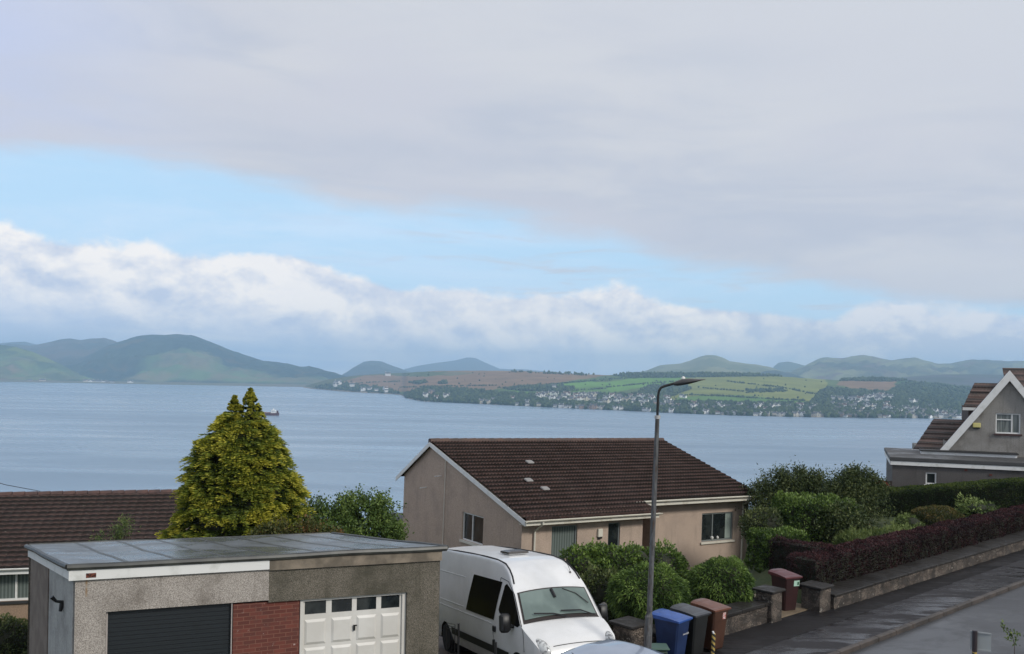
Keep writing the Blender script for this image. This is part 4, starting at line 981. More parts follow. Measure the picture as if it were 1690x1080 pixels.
def gutter(x0, x1, y, z, r=.06):
    mb = MB(); n = 8
    rings = [[mb.vert((x, y + r_ * math.cos(math.pi + math.pi * q / n), z + r_ * math.sin(math.pi + math.pi * q / n))) for r_ in (r, ) for q in range(n + 1)] for x in (x0, x1)]
    for q in range(n): mb.face([rings[0][q], rings[0][q + 1], rings[1][q + 1], rings[1][q]])
    mb.box((x0, y - r - .006, z - .012), (x1, y - r + .008, z + .008)); mb.box((x0, y - r, z - .02), (x0 + .02, y + r, z - .005))
    return mb
gutter(-.04, 6.2, -.11, -.02).build('gutter', CREAM, hs); gutter(5.60, 12.98, .84, .30).build('gutter', CREAM, hs)
mb = MB(); mb.tube([(.66, -.11, -.08), (.66, -.11, -.16), (.66, .36, -.46), (.66, .38, -.55), (.66, .38, -3.4)], .038, 8); mb.build('downpipe', CREAM, hs)
mb = MB(); mb.tube([(12.36, .84, .24), (12.36, .84, .14), (12.30, 1.40, -.12), (12.30, 1.42, -.2), (12.30, 1.42, -3.4)], .038, 8); mb.build('downpipe', CREAM, hs)
mb = MB(); mb.tube([(.10, 6.05, 1.6), (.10, 6.05, -1.9)], .018, 6); mb.build('overflow_pipe', CREAM, hs)
for s_, z in ((6.45, .86), (7.7, .25)):
    mb = MB(); mb.tube([(.14, s_, z), (-.16, s_, z - .02)], .022, 6); mb.build('overflow_pipe', WHITE, hs)
for x, s_ in ((3.3, 4.74), (2.11, 3.03), (2.35, 2.24)):
    z = s_ * math.tan(PIT); mb = MB(); mb.M = Matrix.Translation((x, s_, z + .05)) @ Matrix.Rotation(PIT, 4, 'X')
    mb.box((-.16, -.14, 0), (.16, .14, .07), bev=.03); mb.build('roof_vent', mat('vent_grey', (.24, .23, .22), .5), hs)
# small outbuilding corner behind the gable
b = at(661, 890, 42); r = root('garden_shed', 'narrow sliver of a cream outbuilding seen left of the beige gable', 'shed', (b.x - .3, b.y, b.z - 2.5))
mb = MB(); mb.box((-.6, 0, -2), (.55, 2.2, 3.25)); mb.build('wall', mat('cream_render', fn=harl((.5, .40, .26), (.36, .29, .19), (.3, .25, .18), .3)), r)
mb = MB(); mb.box((-.7, -.1, 3.25), (.62, 2.3, 3.36)); mb.build('roof', CLOSER, r)

# ------------------------------------------------------------------ left house
LM_ = Matrix.Translation((-16.8, 30, -6.73)) @ Matrix.Rotation(rad(15), 4, 'Z')
lh = root('brown_roof_house', 'house with a long red brown tiled roof behind the garages at the left edge', 'house', M=LM_)
lp = math.atan(1.70 / 5.5)
mb = MB(); fl = lambda u, z, w_: (u, .4 + w_, z); hw = (-.55, .98, -1.2, -.25)
wall_panel(mb, -7, 5.4, -3.4, -.1, [hw, (2.6, 4.0, -1.2, -.25)], fl); mb.poly([(5.4, .4, -3.4), (5.4, 10.6, -3.4), (5.4, 10.6, 0), (5.4, 5.5, 1.62), (5.4, .4, 0)]); mb.poly([(-7, .4, -3.4), (-7, 10.6, -3.4), (-7, 10.6, 0), (-7, 5.5, 1.62), (-7, .4, 0)]); mb.poly([(-7, 10.6, -3.4), (5.4, 10.6, -3.4), (5.4, 10.6, 0), (-7, 10.6, 0)])
mb.build('wall', mat('tan_harl', fn=harl((.36, .25, .17), (.24, .17, .12), (.2, .15, .11), .3)), lh)
window(lh, hw, fl, mull=(.62,), sill=CLOSER, glassm=BLINDS, fw=.07); window(lh, (2.6, 4.0, -1.2, -.25), fl, mull=(.5,))
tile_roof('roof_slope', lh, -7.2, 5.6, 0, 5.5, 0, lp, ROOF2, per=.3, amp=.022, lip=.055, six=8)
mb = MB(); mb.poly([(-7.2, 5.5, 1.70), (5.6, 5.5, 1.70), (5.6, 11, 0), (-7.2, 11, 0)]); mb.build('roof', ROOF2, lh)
mb = MB()
for k in range(29): mb.tube([(-7.2 + k * .445, 5.5, 1.70), (-7.2 + k * .445 + .42, 5.5, 1.715)], .11, 8)
mb.build('ridge_tile', mat('ridge_red', fn=two((.10, .05, .04), (.06, .034, .03), 2.2), rough=.6), lh)
mb = MB(); mb.box((-7.2, -.03, -.22), (5.6, .0, -.04)); mb.box((-7.2, .001, -.225), (5.6, .39, -.21)); mb.build('fascia', WHITE, lh)
gutter(-7.2, 5.6, -.095, -.02).build('gutter', WHITE, lh)
mb = MB(); A = at(-60, 781, 28); B = at(66, 811, 34); mb.tube([A, (A + B) / 2 - Vector((0, 0, .06)), B], .012, 5); tag(mb.build('overhead_cable', DARK), 'thin dark overhead cable running down to the ridge of the left house', 'cable')

# ------------------------------------------------------------------ right house
RM_ = Matrix.Translation((17.65, 42, -3.72)) @ Matrix.Rotation(rad(-20), 4, 'Z')
rh = root('gabled_house', 'grey house with a steep white-edged gable and flat-roofed extension at the right edge', 'house', M=RM_)
mb = MB(); fe = lambda u, z, w_: (u, w_, z); he = (1.41, 1.86, -1.02, -.48)
wall_panel(mb, 0, 11, -3.2, -.16, [he], fe); mb.poly([(0, 0, -3.2), (0, 6, -3.2), (0, 6, -.16), (0, 0, -.16)]); mb.poly([(11, 0, -3.2), (11, 6, -3.2), (11, 6, -.16), (11, 0, -.16)])
mb.build('extension_wall', mat('dark_grey_harl', fn=harl((.125, .115, .11), (.07, .064, .062), (.05, .045, .04), .5)), rh)
window(rh, he, fe, mull=(), fw=.06, sill=WHITE)
mb = MB(); mb.box((-.08, -.10, -.20), (11.1, -.04, -.02)); mb.box((-.10, -.04, -.20), (-.04, 6, -.02)); mb.build('fascia', WHITE, rh)
mb = MB(); mb.box((-.12, -.13, -.018), (11.2, 6, .16), bev=.02); mb.build('flat_roof', mat('roof_felt_dark', fn=wetfn((.05, .05, .052), (.08, .08, .08), .5, .5, .35, .7)), rh)
mb = MB(); mb.box((3.0, -.03, -.34), (3.12, -.001, -.24)); mb.box((4.0, -.03, -.5), (4.12, -.001, -.42)); mb.build('air_brick', mat('brick_vent', (.12, .04, .03), .8), rh)
mb = MB(); mb.box((1.39, 2.5, .162), (5.50, 3.05, .30)); mb.build('upstand', WHITE, rh)
mb = MB(); mb.box((1.34, 2.42, .302), (5.55, 3.1, .37)); mb.build('upstand_cap', CLOSER, rh)
AX, AZ = 5.20, 4.16; SL = 3.96 / 2.99
mb = MB(); fgb = lambda u, z, w_: (u, 3.12 + w_, z); hw2 = (4.66, 7.2, 1.25, 2.22)
wall_panel(mb, 2.6, 7.8, -3, .75, [], fgb)
def lx(z): return AX - (AZ - z) / SL + .12
zz = [.75, 1.25, 2.22]
for za, zb in ((.75, 1.25), (1.25, 2.22)):
    if za == .75: mb.poly([fgb(lx(za), za, 0), fgb(2 * AX - lx(za), za, 0), fgb(2 * AX - lx(zb), zb, 0), fgb(lx(zb), zb, 0)])
    else:
        mb.poly([fgb(lx(za), za, 0), fgb(hw2[0], za, 0), fgb(hw2[0], zb, 0), fgb(lx(zb), zb, 0)])
        if 2 * AX - lx(zb) > 5.9: pass
hw2 = (4.66, 5.72, 1.25, 2.22)
mb.poly([fgb(5.72, 1.25, 0), fgb(2 * AX - lx(1.25), 1.25, 0), fgb(2 * AX - lx(2.22), 2.22, 0), fgb(5.72, 2.22, 0)])
mb.poly([fgb(lx(2.22), 2.22, 0), fgb(2 * AX - lx(2.22), 2.22, 0), fgb(AX, AZ - .15, 0)])
for p, q in (((4.66, 1.25), (5.72, 1.25)), ((5.72, 1.25), (5.72, 2.22)), ((5.72, 2.22), (4.66, 2.22)), ((4.66, 2.22), (4.66, 1.25))): mb.poly([fgb(*p, 0), fgb(*q, 0), fgb(*q, .12), fgb(*p, .12)])
for s_ in (-1, 1): mb.poly([(AX + s_ * 2.6, 3.12, -3), (AX + s_ * 2.6, 5.2, -3), (AX + s_ * 2.6, 5.2, .75), (AX + s_ * 2.6, 3.12, .75)])
mb.build('gable_wall', HARL_G, rh)
window(rh, hw2, fgb, mull=(.66,), trans=(.68, .66), fw=.06, sill=mat('dark_brown_sill', (.06, .03, .028), .6), glassm=CURT)
mb = MB()
for s_ in (-1, 1):
    xb = AX + s_ * 3.25; zb = AZ - 3.25 * SL
    for (w0, w1, d0, d1) in ((2.90, 3.05, -.06, .26), (3.05, 3.12, .02, .20)):
        P = [(x, y, z - dd * 1.5) for (x, z) in ((xb, zb), (AX, AZ)) for y in (w0, w1) for dd in (d0, d1)]
        i = [mb.vert(p) for p in P]
        for q in [(0, 1, 3, 2), (4, 6, 7, 5), (0, 4, 5, 1), (2, 3, 7, 6), (0, 2, 6, 4), (1, 5, 7, 3)]: mb.face([i[k] for k in q])
mb.build('bargeboard', WHITE, rh)
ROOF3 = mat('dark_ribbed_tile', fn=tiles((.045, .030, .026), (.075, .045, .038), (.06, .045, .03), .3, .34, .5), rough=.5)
mb = MB()
for s_ in (-1, 1): mb.poly([(AX, 3.05, AZ - .02), (AX, 3.8, AZ - .02), (AX + s_ * 3.25, 3.8, AZ - 3.25 * SL - .02), (AX + s_ * 3.25, 3.05, AZ - 3.25 * SL - .02)])
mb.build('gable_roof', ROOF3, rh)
def rib_roof(name, x0, x1, s0, z0, s1, z1, n, parent, xt=None):
    mb = MB(); ds, dz_ = (s1 - s0) / n, (z1 - z0) / n
    for k in range(n):
        a = (s0 + k * ds, z0 + k * dz_); b_ = (s0 + (k + 1) * ds, z0 + (k + 1) * dz_)
        xa, xb = x0 + ((xt or x0) - x0) * k / n, x0 + ((xt or x0) - x0) * (k + 1) / n
        P = [(xa, a[0] - .02, a[1] + .05), (x1, a[0] - .02, a[1] + .05), (x1, b_[0], b_[1] + .005), (xb, b_[0], b_[1] + .005)]
        mb.poly(P); mb.poly([(xa, a[0] - .02, a[1] - .01), (x1, a[0] - .02, a[1] - .01), P[1], P[0]])
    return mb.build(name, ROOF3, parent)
rib_roof('wing_roof', 1.22, 9.5, 5, .22, 7, 1.70, 6, rh, 2.31)
mb = MB(); mb.box((1.18, 4.93, .08), (4.3, 4.985, .20)); mb.box((1.14, 4.98, .06), (1.2, 5.1, .2)); mb.build('fascia', WHITE, rh)
mb = MB(); mb.box((1.4, 5.3, -3), (9.3, 8.6, .3)); mb.box((3.9, 6.9, .3), (9.3, 8.5, 1.6)); mb.build('wing_wall', HARL_G, rh)
rib_roof('dormer_roof', 3.46, 6.8, 5, 2.42, 6.3, 3.63, 5, rh, 4.12)
mb = MB(); mb.box((3.44, 4.93, 2.26), (6.0, 4.99, 2.40)); mb.build('fascia', WHITE, rh)
mb = MB(); mb.box((3.72, 5.1, .9), (6.8, 7.8, 2.45)); mb.build('dormer_wall', mat('brown_cladding', (.055, .035, .03), .7), rh)
mb = MB(); mb.box((6.05, 5.3, 2.0), (11, 5.4, 3.5)); mb.poly([(5.4, 5.2, 3.3), (11, 5.2, 3.3), (11, 6.5, 4.42), (5.4, 6.5, 4.42)]); mb.build('rear_roof', ROOF3, rh)
mb = MB(); mb.box((3.68, 3.03, 1.50), (4.02, 3.119, 1.72), bev=.02); mb.box((3.72, 3.06, 1.44), (3.98, 3.118, 1.498), 1); mb.build('alarm_box', [mat('yellow_alarm', (.62, .56, .22), .5), DARK], rh)
# dark fence and red blooms left of the extension
r = root('garden_fence', 'short dark timber fence against the left end of the grey extension', 'fence', at(1462, 812, 41.5))
mb = MB()
for k in range(5): mb.box((-.55 + k * .17, 0, -1), (-.40 + k * .17, .03, .5))
mb.box((-.56, .031, .1), (.3, .07, .18)); mb.build('boards', mat('dark_timber', (.02, .014, .012), .8), r)
b = at(1455, 800, 40.6); b.z -= .9
r = plant('flowering_shrub', 'small shrub with orange red blooms left of the grey extension', 'shrub', b, [E3((0, 0, .75), (.32, .3, .35))], leafmat('leaf_redbloom', (.03, .04, .012), (.20, .03, .02), (.55, .10, .06)), 520, .1, .06, k=.6)

# ------------------------------------------------------------------ garage block
gb = root('garage_block', 'flat-roofed double garage with a dark shutter and a white panelled door at lower left', 'garage', (-7.57, 15.72, -6.6))
def G(x, y, z): return (x, y, z + 6.6) if False else Vector((x + 7.57, y - 15.72, z + 6.6))
LF, RF, LB, RB = Vector((-7.57, 15.72, -3.50)), Vector((-1.35, 18.62, -3.61)), Vector((-10.4, 19.7, -3.94)), Vector((-4.55, 23.1, -4.19))
FD = Vector((RF.x - LF.x, RF.y - LF.y, 0)).normalized(); FN = Vector((-FD.y, FD.x, 0)); FLEN = Vector((RF.x - LF.x, RF.y - LF.y, 0)).length
def gf(u, z, w_):                                    # front wall coordinates: u along, z above sea of LF, w inwards
    p = LF + FD * u + FN * w_; return G(p.x, p.y, LF.z + z - .0165 * u)
KX = 6.86 / FLEN
dB, dW = (.57, 2.72, -3.05, -.81), (3.98, 6.11, -3.0, -.85)
mb = MB(); wall_panel(mb, .07, 3.37, -3.6, -.16, [(dB[0], 3.37, dB[2], dB[3], 'r')], gf, .16)
mb.build('front_wall', HARL_P, gb)
mb = MB(); wall_panel(mb, 3.37, 6.80, -3.6, -.24, [(3.37, dW[1], dW[2], dW[3], 'l')], gf, .16)
mb.build('front_wall', HARL_D, gb)['label'] = 'darker weathered roughcast over the white door'
mb = MB()                                            # concrete band under the felt on the right
for k in range(7):
    u0, u1 = 3.37 + k * .4935, 3.37 + (k + 1) * .4935
    P = [gf(u, z, w_) for u in (u0, u1) for z in (-.239, -.02) for w_ in (-.05, .05)]
    i = [mb.vert(p) for p in P]
    for q in [(0, 1, 3, 2), (4, 6, 7, 5), (0, 4, 5, 1), (2, 3, 7, 6), (0, 2, 6, 4), (1, 5, 7, 3)]: mb.face([i[k2] for k2 in q])
mb.build('wall_head', mat('stained_concrete', fn=two((.26, .215, .165), (.13, .11, .085), 2.4, bd=.006, bs=30), rough=.9), gb)
def slab(mb, fn_, u0, u1, z0, z1, w0, w1, mi=0):
    P = [fn_(u, z, w_) for u in (u0, u1) for z in (z0, z1) for w_ in (w0, w1)]
    i = [mb.vert(p) for p in P]
    for q in [(0, 1, 3, 2), (4, 6, 7, 5), (0, 4, 5, 1), (2, 3, 7, 6), (0, 2, 6, 4), (1, 5, 7, 3)]: mb.face([i[k] for k in q], mi)
mb = MB(); slab(mb, gf, -.03, 3.365, -.215, -.03, -.06, -.002); mb.build('fascia', WHITE, gb)
# side wall and its fascia: rear strip brown render, front strip pale
SDIR = Vector((LB.x - LF.x, LB.y - LF.y, 0)); SLEN = SDIR.length; SDIR.normalize(); SNI = Vector((SDIR.y, -SDIR.x, 0))
def gs(u, z, w_):
    p = LF + SDIR * u + SNI * w_; f = u / SLEN; return G(p.x, p.y, LF.z + (LB.z - LF.z) * f + z)
mb = MB(); slab(mb, gs, .06, 2.55, -3.4, -.10, .05, .25); mb.build('side_wall', mat('streaky_pale_render', fn=harl((.40, .40, .385), (.33, .33, .32), (.17, .165, .16), .8, 18), rough=.9), gb)
mb = MB(); slab(mb, gs, 2.55, SLEN - .05, -3.4, -.10, .03, .25); mb.build('side_wall', mat('brown_render', fn=two((.20, .165, .14), (.15, .12, .10), 3, bd=.004), rough=.9), gb)
mb = MB(); slab(mb, gs, -.06, SLEN, -.215, -.035, -.02, .03); mb.build('fascia', WHITE, gb)
# right and back walls
mb = MB()
def quadw(a, b_, t0, t1, base=-9.0): mb.poly([G(a.x, a.y, base), G(b_.x, b_.y, base), G(b_.x, b_.y, b_.z + t1), G(a.x, a.y, a.z + t0)])
ri, rb = RF - FD * .06, RB - FD * .06
quadw(ri, rb, -.06, -.06); quadw(RB, LB, -.06, -.06); mb.build('rear_wall', HARL_D, gb)
# felt roof as a gently sagging sheet with lapped joints, plus its rolled edge
mb = MB(); nu, nv = 40, 12; ids = []
for i in range(nu + 1):
    for j in range(nv + 1):
        f, g_ = i / nu, j / nv; a = LF.lerp(RF, f); b_ = LB.lerp(RB, f); p = a.lerp(b_, g_)
        p.z += .012 * mnoise.noise((f * 6, g_ * 5, 1)) - .02 * math.sin(math.pi * g_) + .04
        ids.append(mb.vert(G(*p)))
for i in range(nu):
    for j in range(nv): k = i * (nv + 1) + j; mb.face([ids[k], ids[k + nv + 1], ids[k + nv + 2], ids[k + 1]])
def feltfn(t, b, v):
    t.put(b.inputs['Base Color'], t.mix(t.ss(t.noise(v, 1.3, 5, .6), .35, .65), (.085, .095, .105), (.13, .145, .16)))
    n = t.noise(t.mapv(v, scale=(.6, .6, 1)), .9, 5, .6, .4)
    t.put(b.inputs['Roughness'], t.ss(n, .40, .60, .20, .50)); b.inputs['Specular IOR Level'].default_value = .8
    bump(t, b, t.noise(v, 70, 2), .003, .3)
FELT = mat('wet_roof_felt', fn=feltfn); FELTD = mat('felt_edge', fn=two((.035, .037, .036), (.065, .068, .062), 3), rough=.45)
mb.build('roof', FELT, gb, smooth=True)
mb = MB()
for k in range(1, 8):                                # lapped joints of the felt strips
    f = k / 8. + .01; pts_ = []
    for j in range(11):
        g_ = .02 + .96 * j / 10; p = LF.lerp(RF, f).lerp(LB.lerp(RB, f + .004 * math.sin(j)), g_); p.z += .012 * mnoise.noise((f * 6, g_ * 5, 1)) - .02 * math.sin(math.pi * g_) + .043
        pts_.append(p)
    mb = MB()
    for p, q in zip(pts_[:-1], pts_[1:]):
        mb.poly([G(*(p - FD * .035)), G(*(q - FD * .035)), G(*(q + FD * .035 + Vector((0, 0, .006)))), G(*(p + FD * .035 + Vector((0, 0, .006))))])
    mb.build('felt_joint', FELTD, gb)
mb = MB()
def edge(a, b_, out, r_=.05, n=24):
    P = []
    for k in range(n + 1):
        f = k / n; p = a.lerp(b_, f) + out * .05; p.z += .012 + .018 * mnoise.noise((f * 5, a.x, 0)); P.append(G(*p))
    mb.tube(P, r_, 8)
edge(LF - FD * .06, RF + FD * .06, -FN, .058); edge(LF, LB, -SNI, .052); edge(LB, RB, FN, .045); edge(RB, RF + FD * .04, FD, .045)
mb.build('roof_edge', FELTD, gb, smooth=True)
mb = MB(); slab(mb, gf, 2.735, 3.965, -3.2, -.852, .055, .2)
def brickfn(t, b, v):
    br = t.new('ShaderNodeTexBrick'); br.inputs['Scale'].default_value = 1.; br.inputs['Brick Width'].default_value = .225; br.inputs['Row Height'].default_value = .075; br.inputs['Mortar Size'].default_value = .006
    br.inputs['Color1'].default_value = (.165, .044, .030, 1); br.inputs['Color2'].default_value = (.095, .027, .020, 1); br.inputs['Mortar'].default_value = (.19, .085, .06, 1)
    s = t.new('ShaderNodeSeparateXYZ'); t.l.new(v, s.inputs[0]); cb = t.new('ShaderNodeCombineXYZ')
    t.l.new(t.m('ADD', t.m('MULTIPLY', s.outputs[0], .906), t.m('MULTIPLY', s.outputs[1], .423)), cb.inputs[0]); t.l.new(s.outputs[2], cb.inputs[1])
    t.l.new(cb.outputs[0], br.inputs['Vector']); c_ = t.mix(t.m('MULTIPLY', t.ss(t.noise(v, 3.5, 5, .7), .45, .7), .6), br.outputs[0], (.085, .035, .028))
    t.put(b.inputs['Base Color'], t.mix(t.ss(t.noise(v, 14, 3, .7), .68, .72), c_, (.42, .33, .30))); bump(t, b, br.outputs['Fac'], .004, -.6)
BRICK = mat('red_brick', fn=brickfn, rough=.85)
mb.build('brick_pier', BRICK, gb)
# dark roller shutter
def shut(t, b, v):
    b.inputs['Base Color'].default_value = (.016, .020, .024, 1)
mb = MB(); z = -3.05
while z < -.83:
    slab(mb, gf, .60, 2.70, z, min(z + .072, -.82), .105, .13); z += .077
SH = mat('anthracite_shutter', fn=shut, rough=.4)
sd = mb.build('roller_door', SH, gb)
mb = MB(); slab(mb, gf, .575, .60, -3.05, -.815, .07, .16); mb.build('guide_rail', mat('pale_rail', (.42, .38, .36), .5), sd); mb = MB(); slab(mb, gf, 2.70, 2.716, -3.05, -.815, .03, .16); mb.build('guide_rail', mat('pale_rail', (.42, .38, .36), .5), sd)
mb = MB(); slab(mb, gf, .60, 2.70, -3.04, -.815, .131, .14); mb.build('shutter_back', SH, sd)
# white up-and-over door: frame, raised panels, four lights, handle
mb = MB()
slab(mb, gf, 3.982, 4.04, -3., -.853, .06, .15); slab(mb, gf, 6.03, 6.108, -3., -.853, .06, .15); slab(mb, gf, 4.04, 6.03, -.90, -.853, .06, .15)
slab(mb, gf, 4.04, 6.03, -3., -1.165, .10, .14)
us = [4.04, 4.09, 4.49, 4.595, 5.005, 5.095, 5.51, 5.60, 5.985, 6.03]
us = [4.04, 4.075, 4.49, 4.60, 5.005, 5.10, 5.50, 5.60, 5.985, 6.03]
for k in range(0, 10, 2): slab(mb, gf, us[k], us[k + 1], -1.164, -.90, .10, .14)
for k in range(1, 9, 2):
    for za, zb in ((-1.75, -1.265), (-2.32, -1.81)):
        P = [gf(u, z, .099) for u, z in ((us[k], za), (us[k + 1], za), (us[k + 1], zb), (us[k], zb))]; Q = [gf(u, z, .075) for u, z in ((us[k] + .04, za + .05), (us[k + 1] - .04, za + .05), (us[k + 1] - .04, zb - .05), (us[k] + .04, zb - .05))]
        I = [mb.vert(p) for p in P]; J = [mb.vert(p) for p in Q]; mb.face(J)
        for q in range(4): mb.face([I[q], I[(q + 1) % 4], J[(q + 1) % 4], J[q]])
wd = mb.build('panel_door', mat('white_door_paint', fn=two((.68, .665, .63), (.60, .58, .54), 1.4), rough=.5), gb)
for k in range(1, 9, 2):
    mb = MB(); slab(mb, gf, us[k], us[k + 1], -1.164, -.90, .118, .13); mb.build('pane', GLASS, wd)
mb = MB(); slab(mb, gf, 5.035, 5.07, -1.545, -1.44, .06, .099); slab(mb, gf, 5.035, 5.10, -1.455, -1.43, .05, .0595); mb.build('handle', DARK, wd)
mb = MB(); slab(mb, gf, .24, .40, -.178, -.10, -.066, -.0605); mb.build('air_brick', mat('terracotta', fn=two((.16, .04, .02), (.03, .012, .01), 30, .45, .55), rough=.8), gb)
mb = MB(); slab(mb, gf, .235, .265, -.52, -.22, -.004, -.001); mb.build('rust_stain', mat('rust_run', fn=two((.25, .17, .10), (.36, .31, .26), 9), rough=.95), gb)
# black lamp bracket on the side wall
mb = MB(); p0 = Vector(gs(.95, -.72, .05)); o_ = Vector((-SNI.x, -SNI.y, 0)); mb.tube([p0, p0 + o_ * .12 + Vector((0, 0, .03)), p0 + o_ * .20 + Vector((0, 0, .12))], [.03, .025, .04], 8); mb.tube([p0 + o_ * .02, p0 + o_ * .05 + Vector((0, 0, -.16))], [.045, .03], 8)
mb.build('wall_lamp', DARK, gb)

# ------------------------------------------------------------------ white van
hv = Vector((math.sin(.41), -math.cos(.41), .11)).normalized(); lv = Vector((math.cos(.41), math.sin(.41), 0)); uv = hv.cross(lv)
VM = Matrix(((hv.x, lv.x, uv.x, 1.43), (hv.y, lv.y, uv.y, 18.33), (hv.z, lv.z, uv.z, -6.39), (0, 0, 0, 1)))
vn = root('white_van', 'white high-roofed camper van parked nose out beside the garages', 'van', M=VM)
def paintfn(c1, c2, dirt):
    def fn(t, b, v):
        s = t.new('ShaderNodeSeparateXYZ'); t.l.new(v, s.inputs[0])
        n = t.noise(v, 1.6, 5, .6)
        c = t.mix(t.ss(n, .35, .7), c1, c2)
        t.put(b.inputs['Base Color'], t.mix(t.m('MULTIPLY', t.ss(s.outputs[2], .75, .2), t.ss(t.noise(v, 5, 4), .3, .7, .35, .8)), c, dirt))
    return fn
VW = mat('white_van_paint', rough=.32, coat=.35, fn=paintfn((.74, .74, .74), (.66, .66, .655), (.35, .33, .30)))
ZT = [(-6.3, 2.36), (-6.1, 2.43), (-3.5, 2.47), (-2.3, 2.45), (-1.87, 2.40), (-1.6, 2.30), (-1.4, 2.18), (-1.20, 1.99), (-1.04, 1.83), (-.9, 1.66), (-.62, 1.31), (-.3, 1.17), (.0, 1.02), (.12, .90), (.2, .72), (.235, .5)]
def zt(x): return interp(x, ZT)
def half(x, z):
    w_ = interp(z, [(.2, .90), (.45, .965), (.9, .985), (1.25, .965), (1.6, .915), (2.0, .845), (2.3, .775), (2.5, .72)])
    return w_ * interp(x, [(-6.3, .97), (-6.0, 1), (-.75, 1), (-.35, .985), (.0, .93), (.15, .84), (.235, .70)])
xs_v = sorted(set(list(np.linspace(-6.3, -1.9, 23)) + list(np.linspace(-1.9, -.55, 20)) + list(np.linspace(-.55, .235, 16))))
qs = [0, .1, .2, .3, .4, .5, .6, .7, .8, .88, .93, .965, .985]
ARCH = [(-5.2, .02, .40), (-.72, .02, .41)]               # wheel centres and arch radius (x, z+.33)
mb = MB(); rings = []
for x in xs_v:
    top = zt(x); b0 = .28
    for ax, az_, ar in ARCH:
        if abs(x - ax) < ar: b0 = max(b0, .33 + math.sqrt(ar * ar - (x - ax) ** 2))
    side = [(half(x, b0 + (top - b0) * q), b0 + (top - b0) * q) for q in qs]
    wt = side[-1][0]; rr = .07 if x < -1.2 else .04
    side += [(wt - .30 * rr, top - .004), (wt - 1.3 * rr, top + .004)]
    crown = .022 if x < -1.9 else .05 if x < -.62 else .045
    tops = [(wt - 1.3 * rr) * f for f in (.8, .6, .4, .2, 0)]
    wd_ = side[-1][0]
    prof_ = side + [(y, top + .004 + crown * (1 - (y / wd_) ** 2)) for y in tops]
    full = [(-y, z) for y, z in prof_] + [(y, z) for y, z in prof_[:-1][::-1]]
    rings.append([mb.vert((x, y, z)) for y, z in full])
for a, b_ in zip(rings[:-1], rings[1:]):
    for k in range(len(a) - 1): mb.face([a[k], a[k + 1], b_[k + 1], b_[k]])
mb.face(rings[0]); mb.face(rings[-1][::-1])
for r_ in (rings,): pass
body = mb.build('body', VW, vn, smooth=True)
def topz(x, y):
    top = zt(x); wd_ = half(x, .28 + (top - .28) * .985) - 1.3 * (.07 if x < -1.2 else .04); crown = .022 if x < -1.9 else .05 if x < -.62 else .045
    return top + .004 + crown * (1 - min(1, abs(y) / wd_) ** 2), wd_
def on_side(name, pts, m, parent, off=.008, n=8, sgn=-1, thick=0):
    """patch on the body side, corners (x, z) in order tl, tr, br, bl"""
    mb = MB(); G_ = []
    for i in range(n + 1):
        row = []
        for j in range(n + 1):
            f, g_ = i / n, j / n
            a = ((1 - f) * pts[0][0] + f * pts[1][0], (1 - f) * pts[0][1] + f * pts[1][1]); b_ = ((1 - f) * pts[3][0] + f * pts[2][0], (1 - f) * pts[3][1] + f * pts[2][1])
            x = a[0] + (b_[0] - a[0]) * g_; z = a[1] + (b_[1] - a[1]) * g_; row.append(mb.vert((x, sgn * (half(x, z) + off), z)))
        G_.append(row)
    for i in range(n):
        for j in range(n): mb.face([G_[i][j], G_[i + 1][j], G_[i + 1][j + 1], G_[i][j + 1]])
    return mb.build(name, m, parent, smooth=True)
VG = mat('dark_tinted_glass', (.005, .005, .006), .18, spec=.22)
on_side('side_window', [(-3.48, 2.04), (-1.76, 2.04), (-2.0, 1.21), (-3.72, 1.21)], VG, vn)
on_side('side_window', [(-3.48, 2.04), (-1.76, 2.04), (-2.0, 1.21), (-3.72, 1.21)], VG, vn, sgn=1)
def side_poly(name, poly, m, parent, off=.008, sgn=-1):
    mb = MB(); c_ = (sum(p[0] for p in poly) / len(poly), sum(p[1] for p in poly) / len(poly)); R_ = 4; prev = None
    for k in range(R_ + 1):
        f = 1 - k / R_; ring = [mb.vert((c_[0] + (x - c_[0]) * f, sgn * (half(c_[0] + (x - c_[0]) * f, c_[1] + (z - c_[1]) * f) + off), c_[1] + (z - c_[1]) * f)) for x, z in poly] if k < R_ else None
        if ring is None:
            cc = mb.vert((c_[0], sgn * (half(*c_) + off), c_[1]))
            for q in range(len(poly)): mb.face([prev[q], prev[(q + 1) % len(poly)], cc])
        elif prev:
            for q in range(len(poly)): mb.face([prev[q], prev[(q + 1) % len(poly)], ring[(q + 1) % len(poly)], ring[q]])
        prev = ring
    return mb.build(name, m, parent, smooth=True)
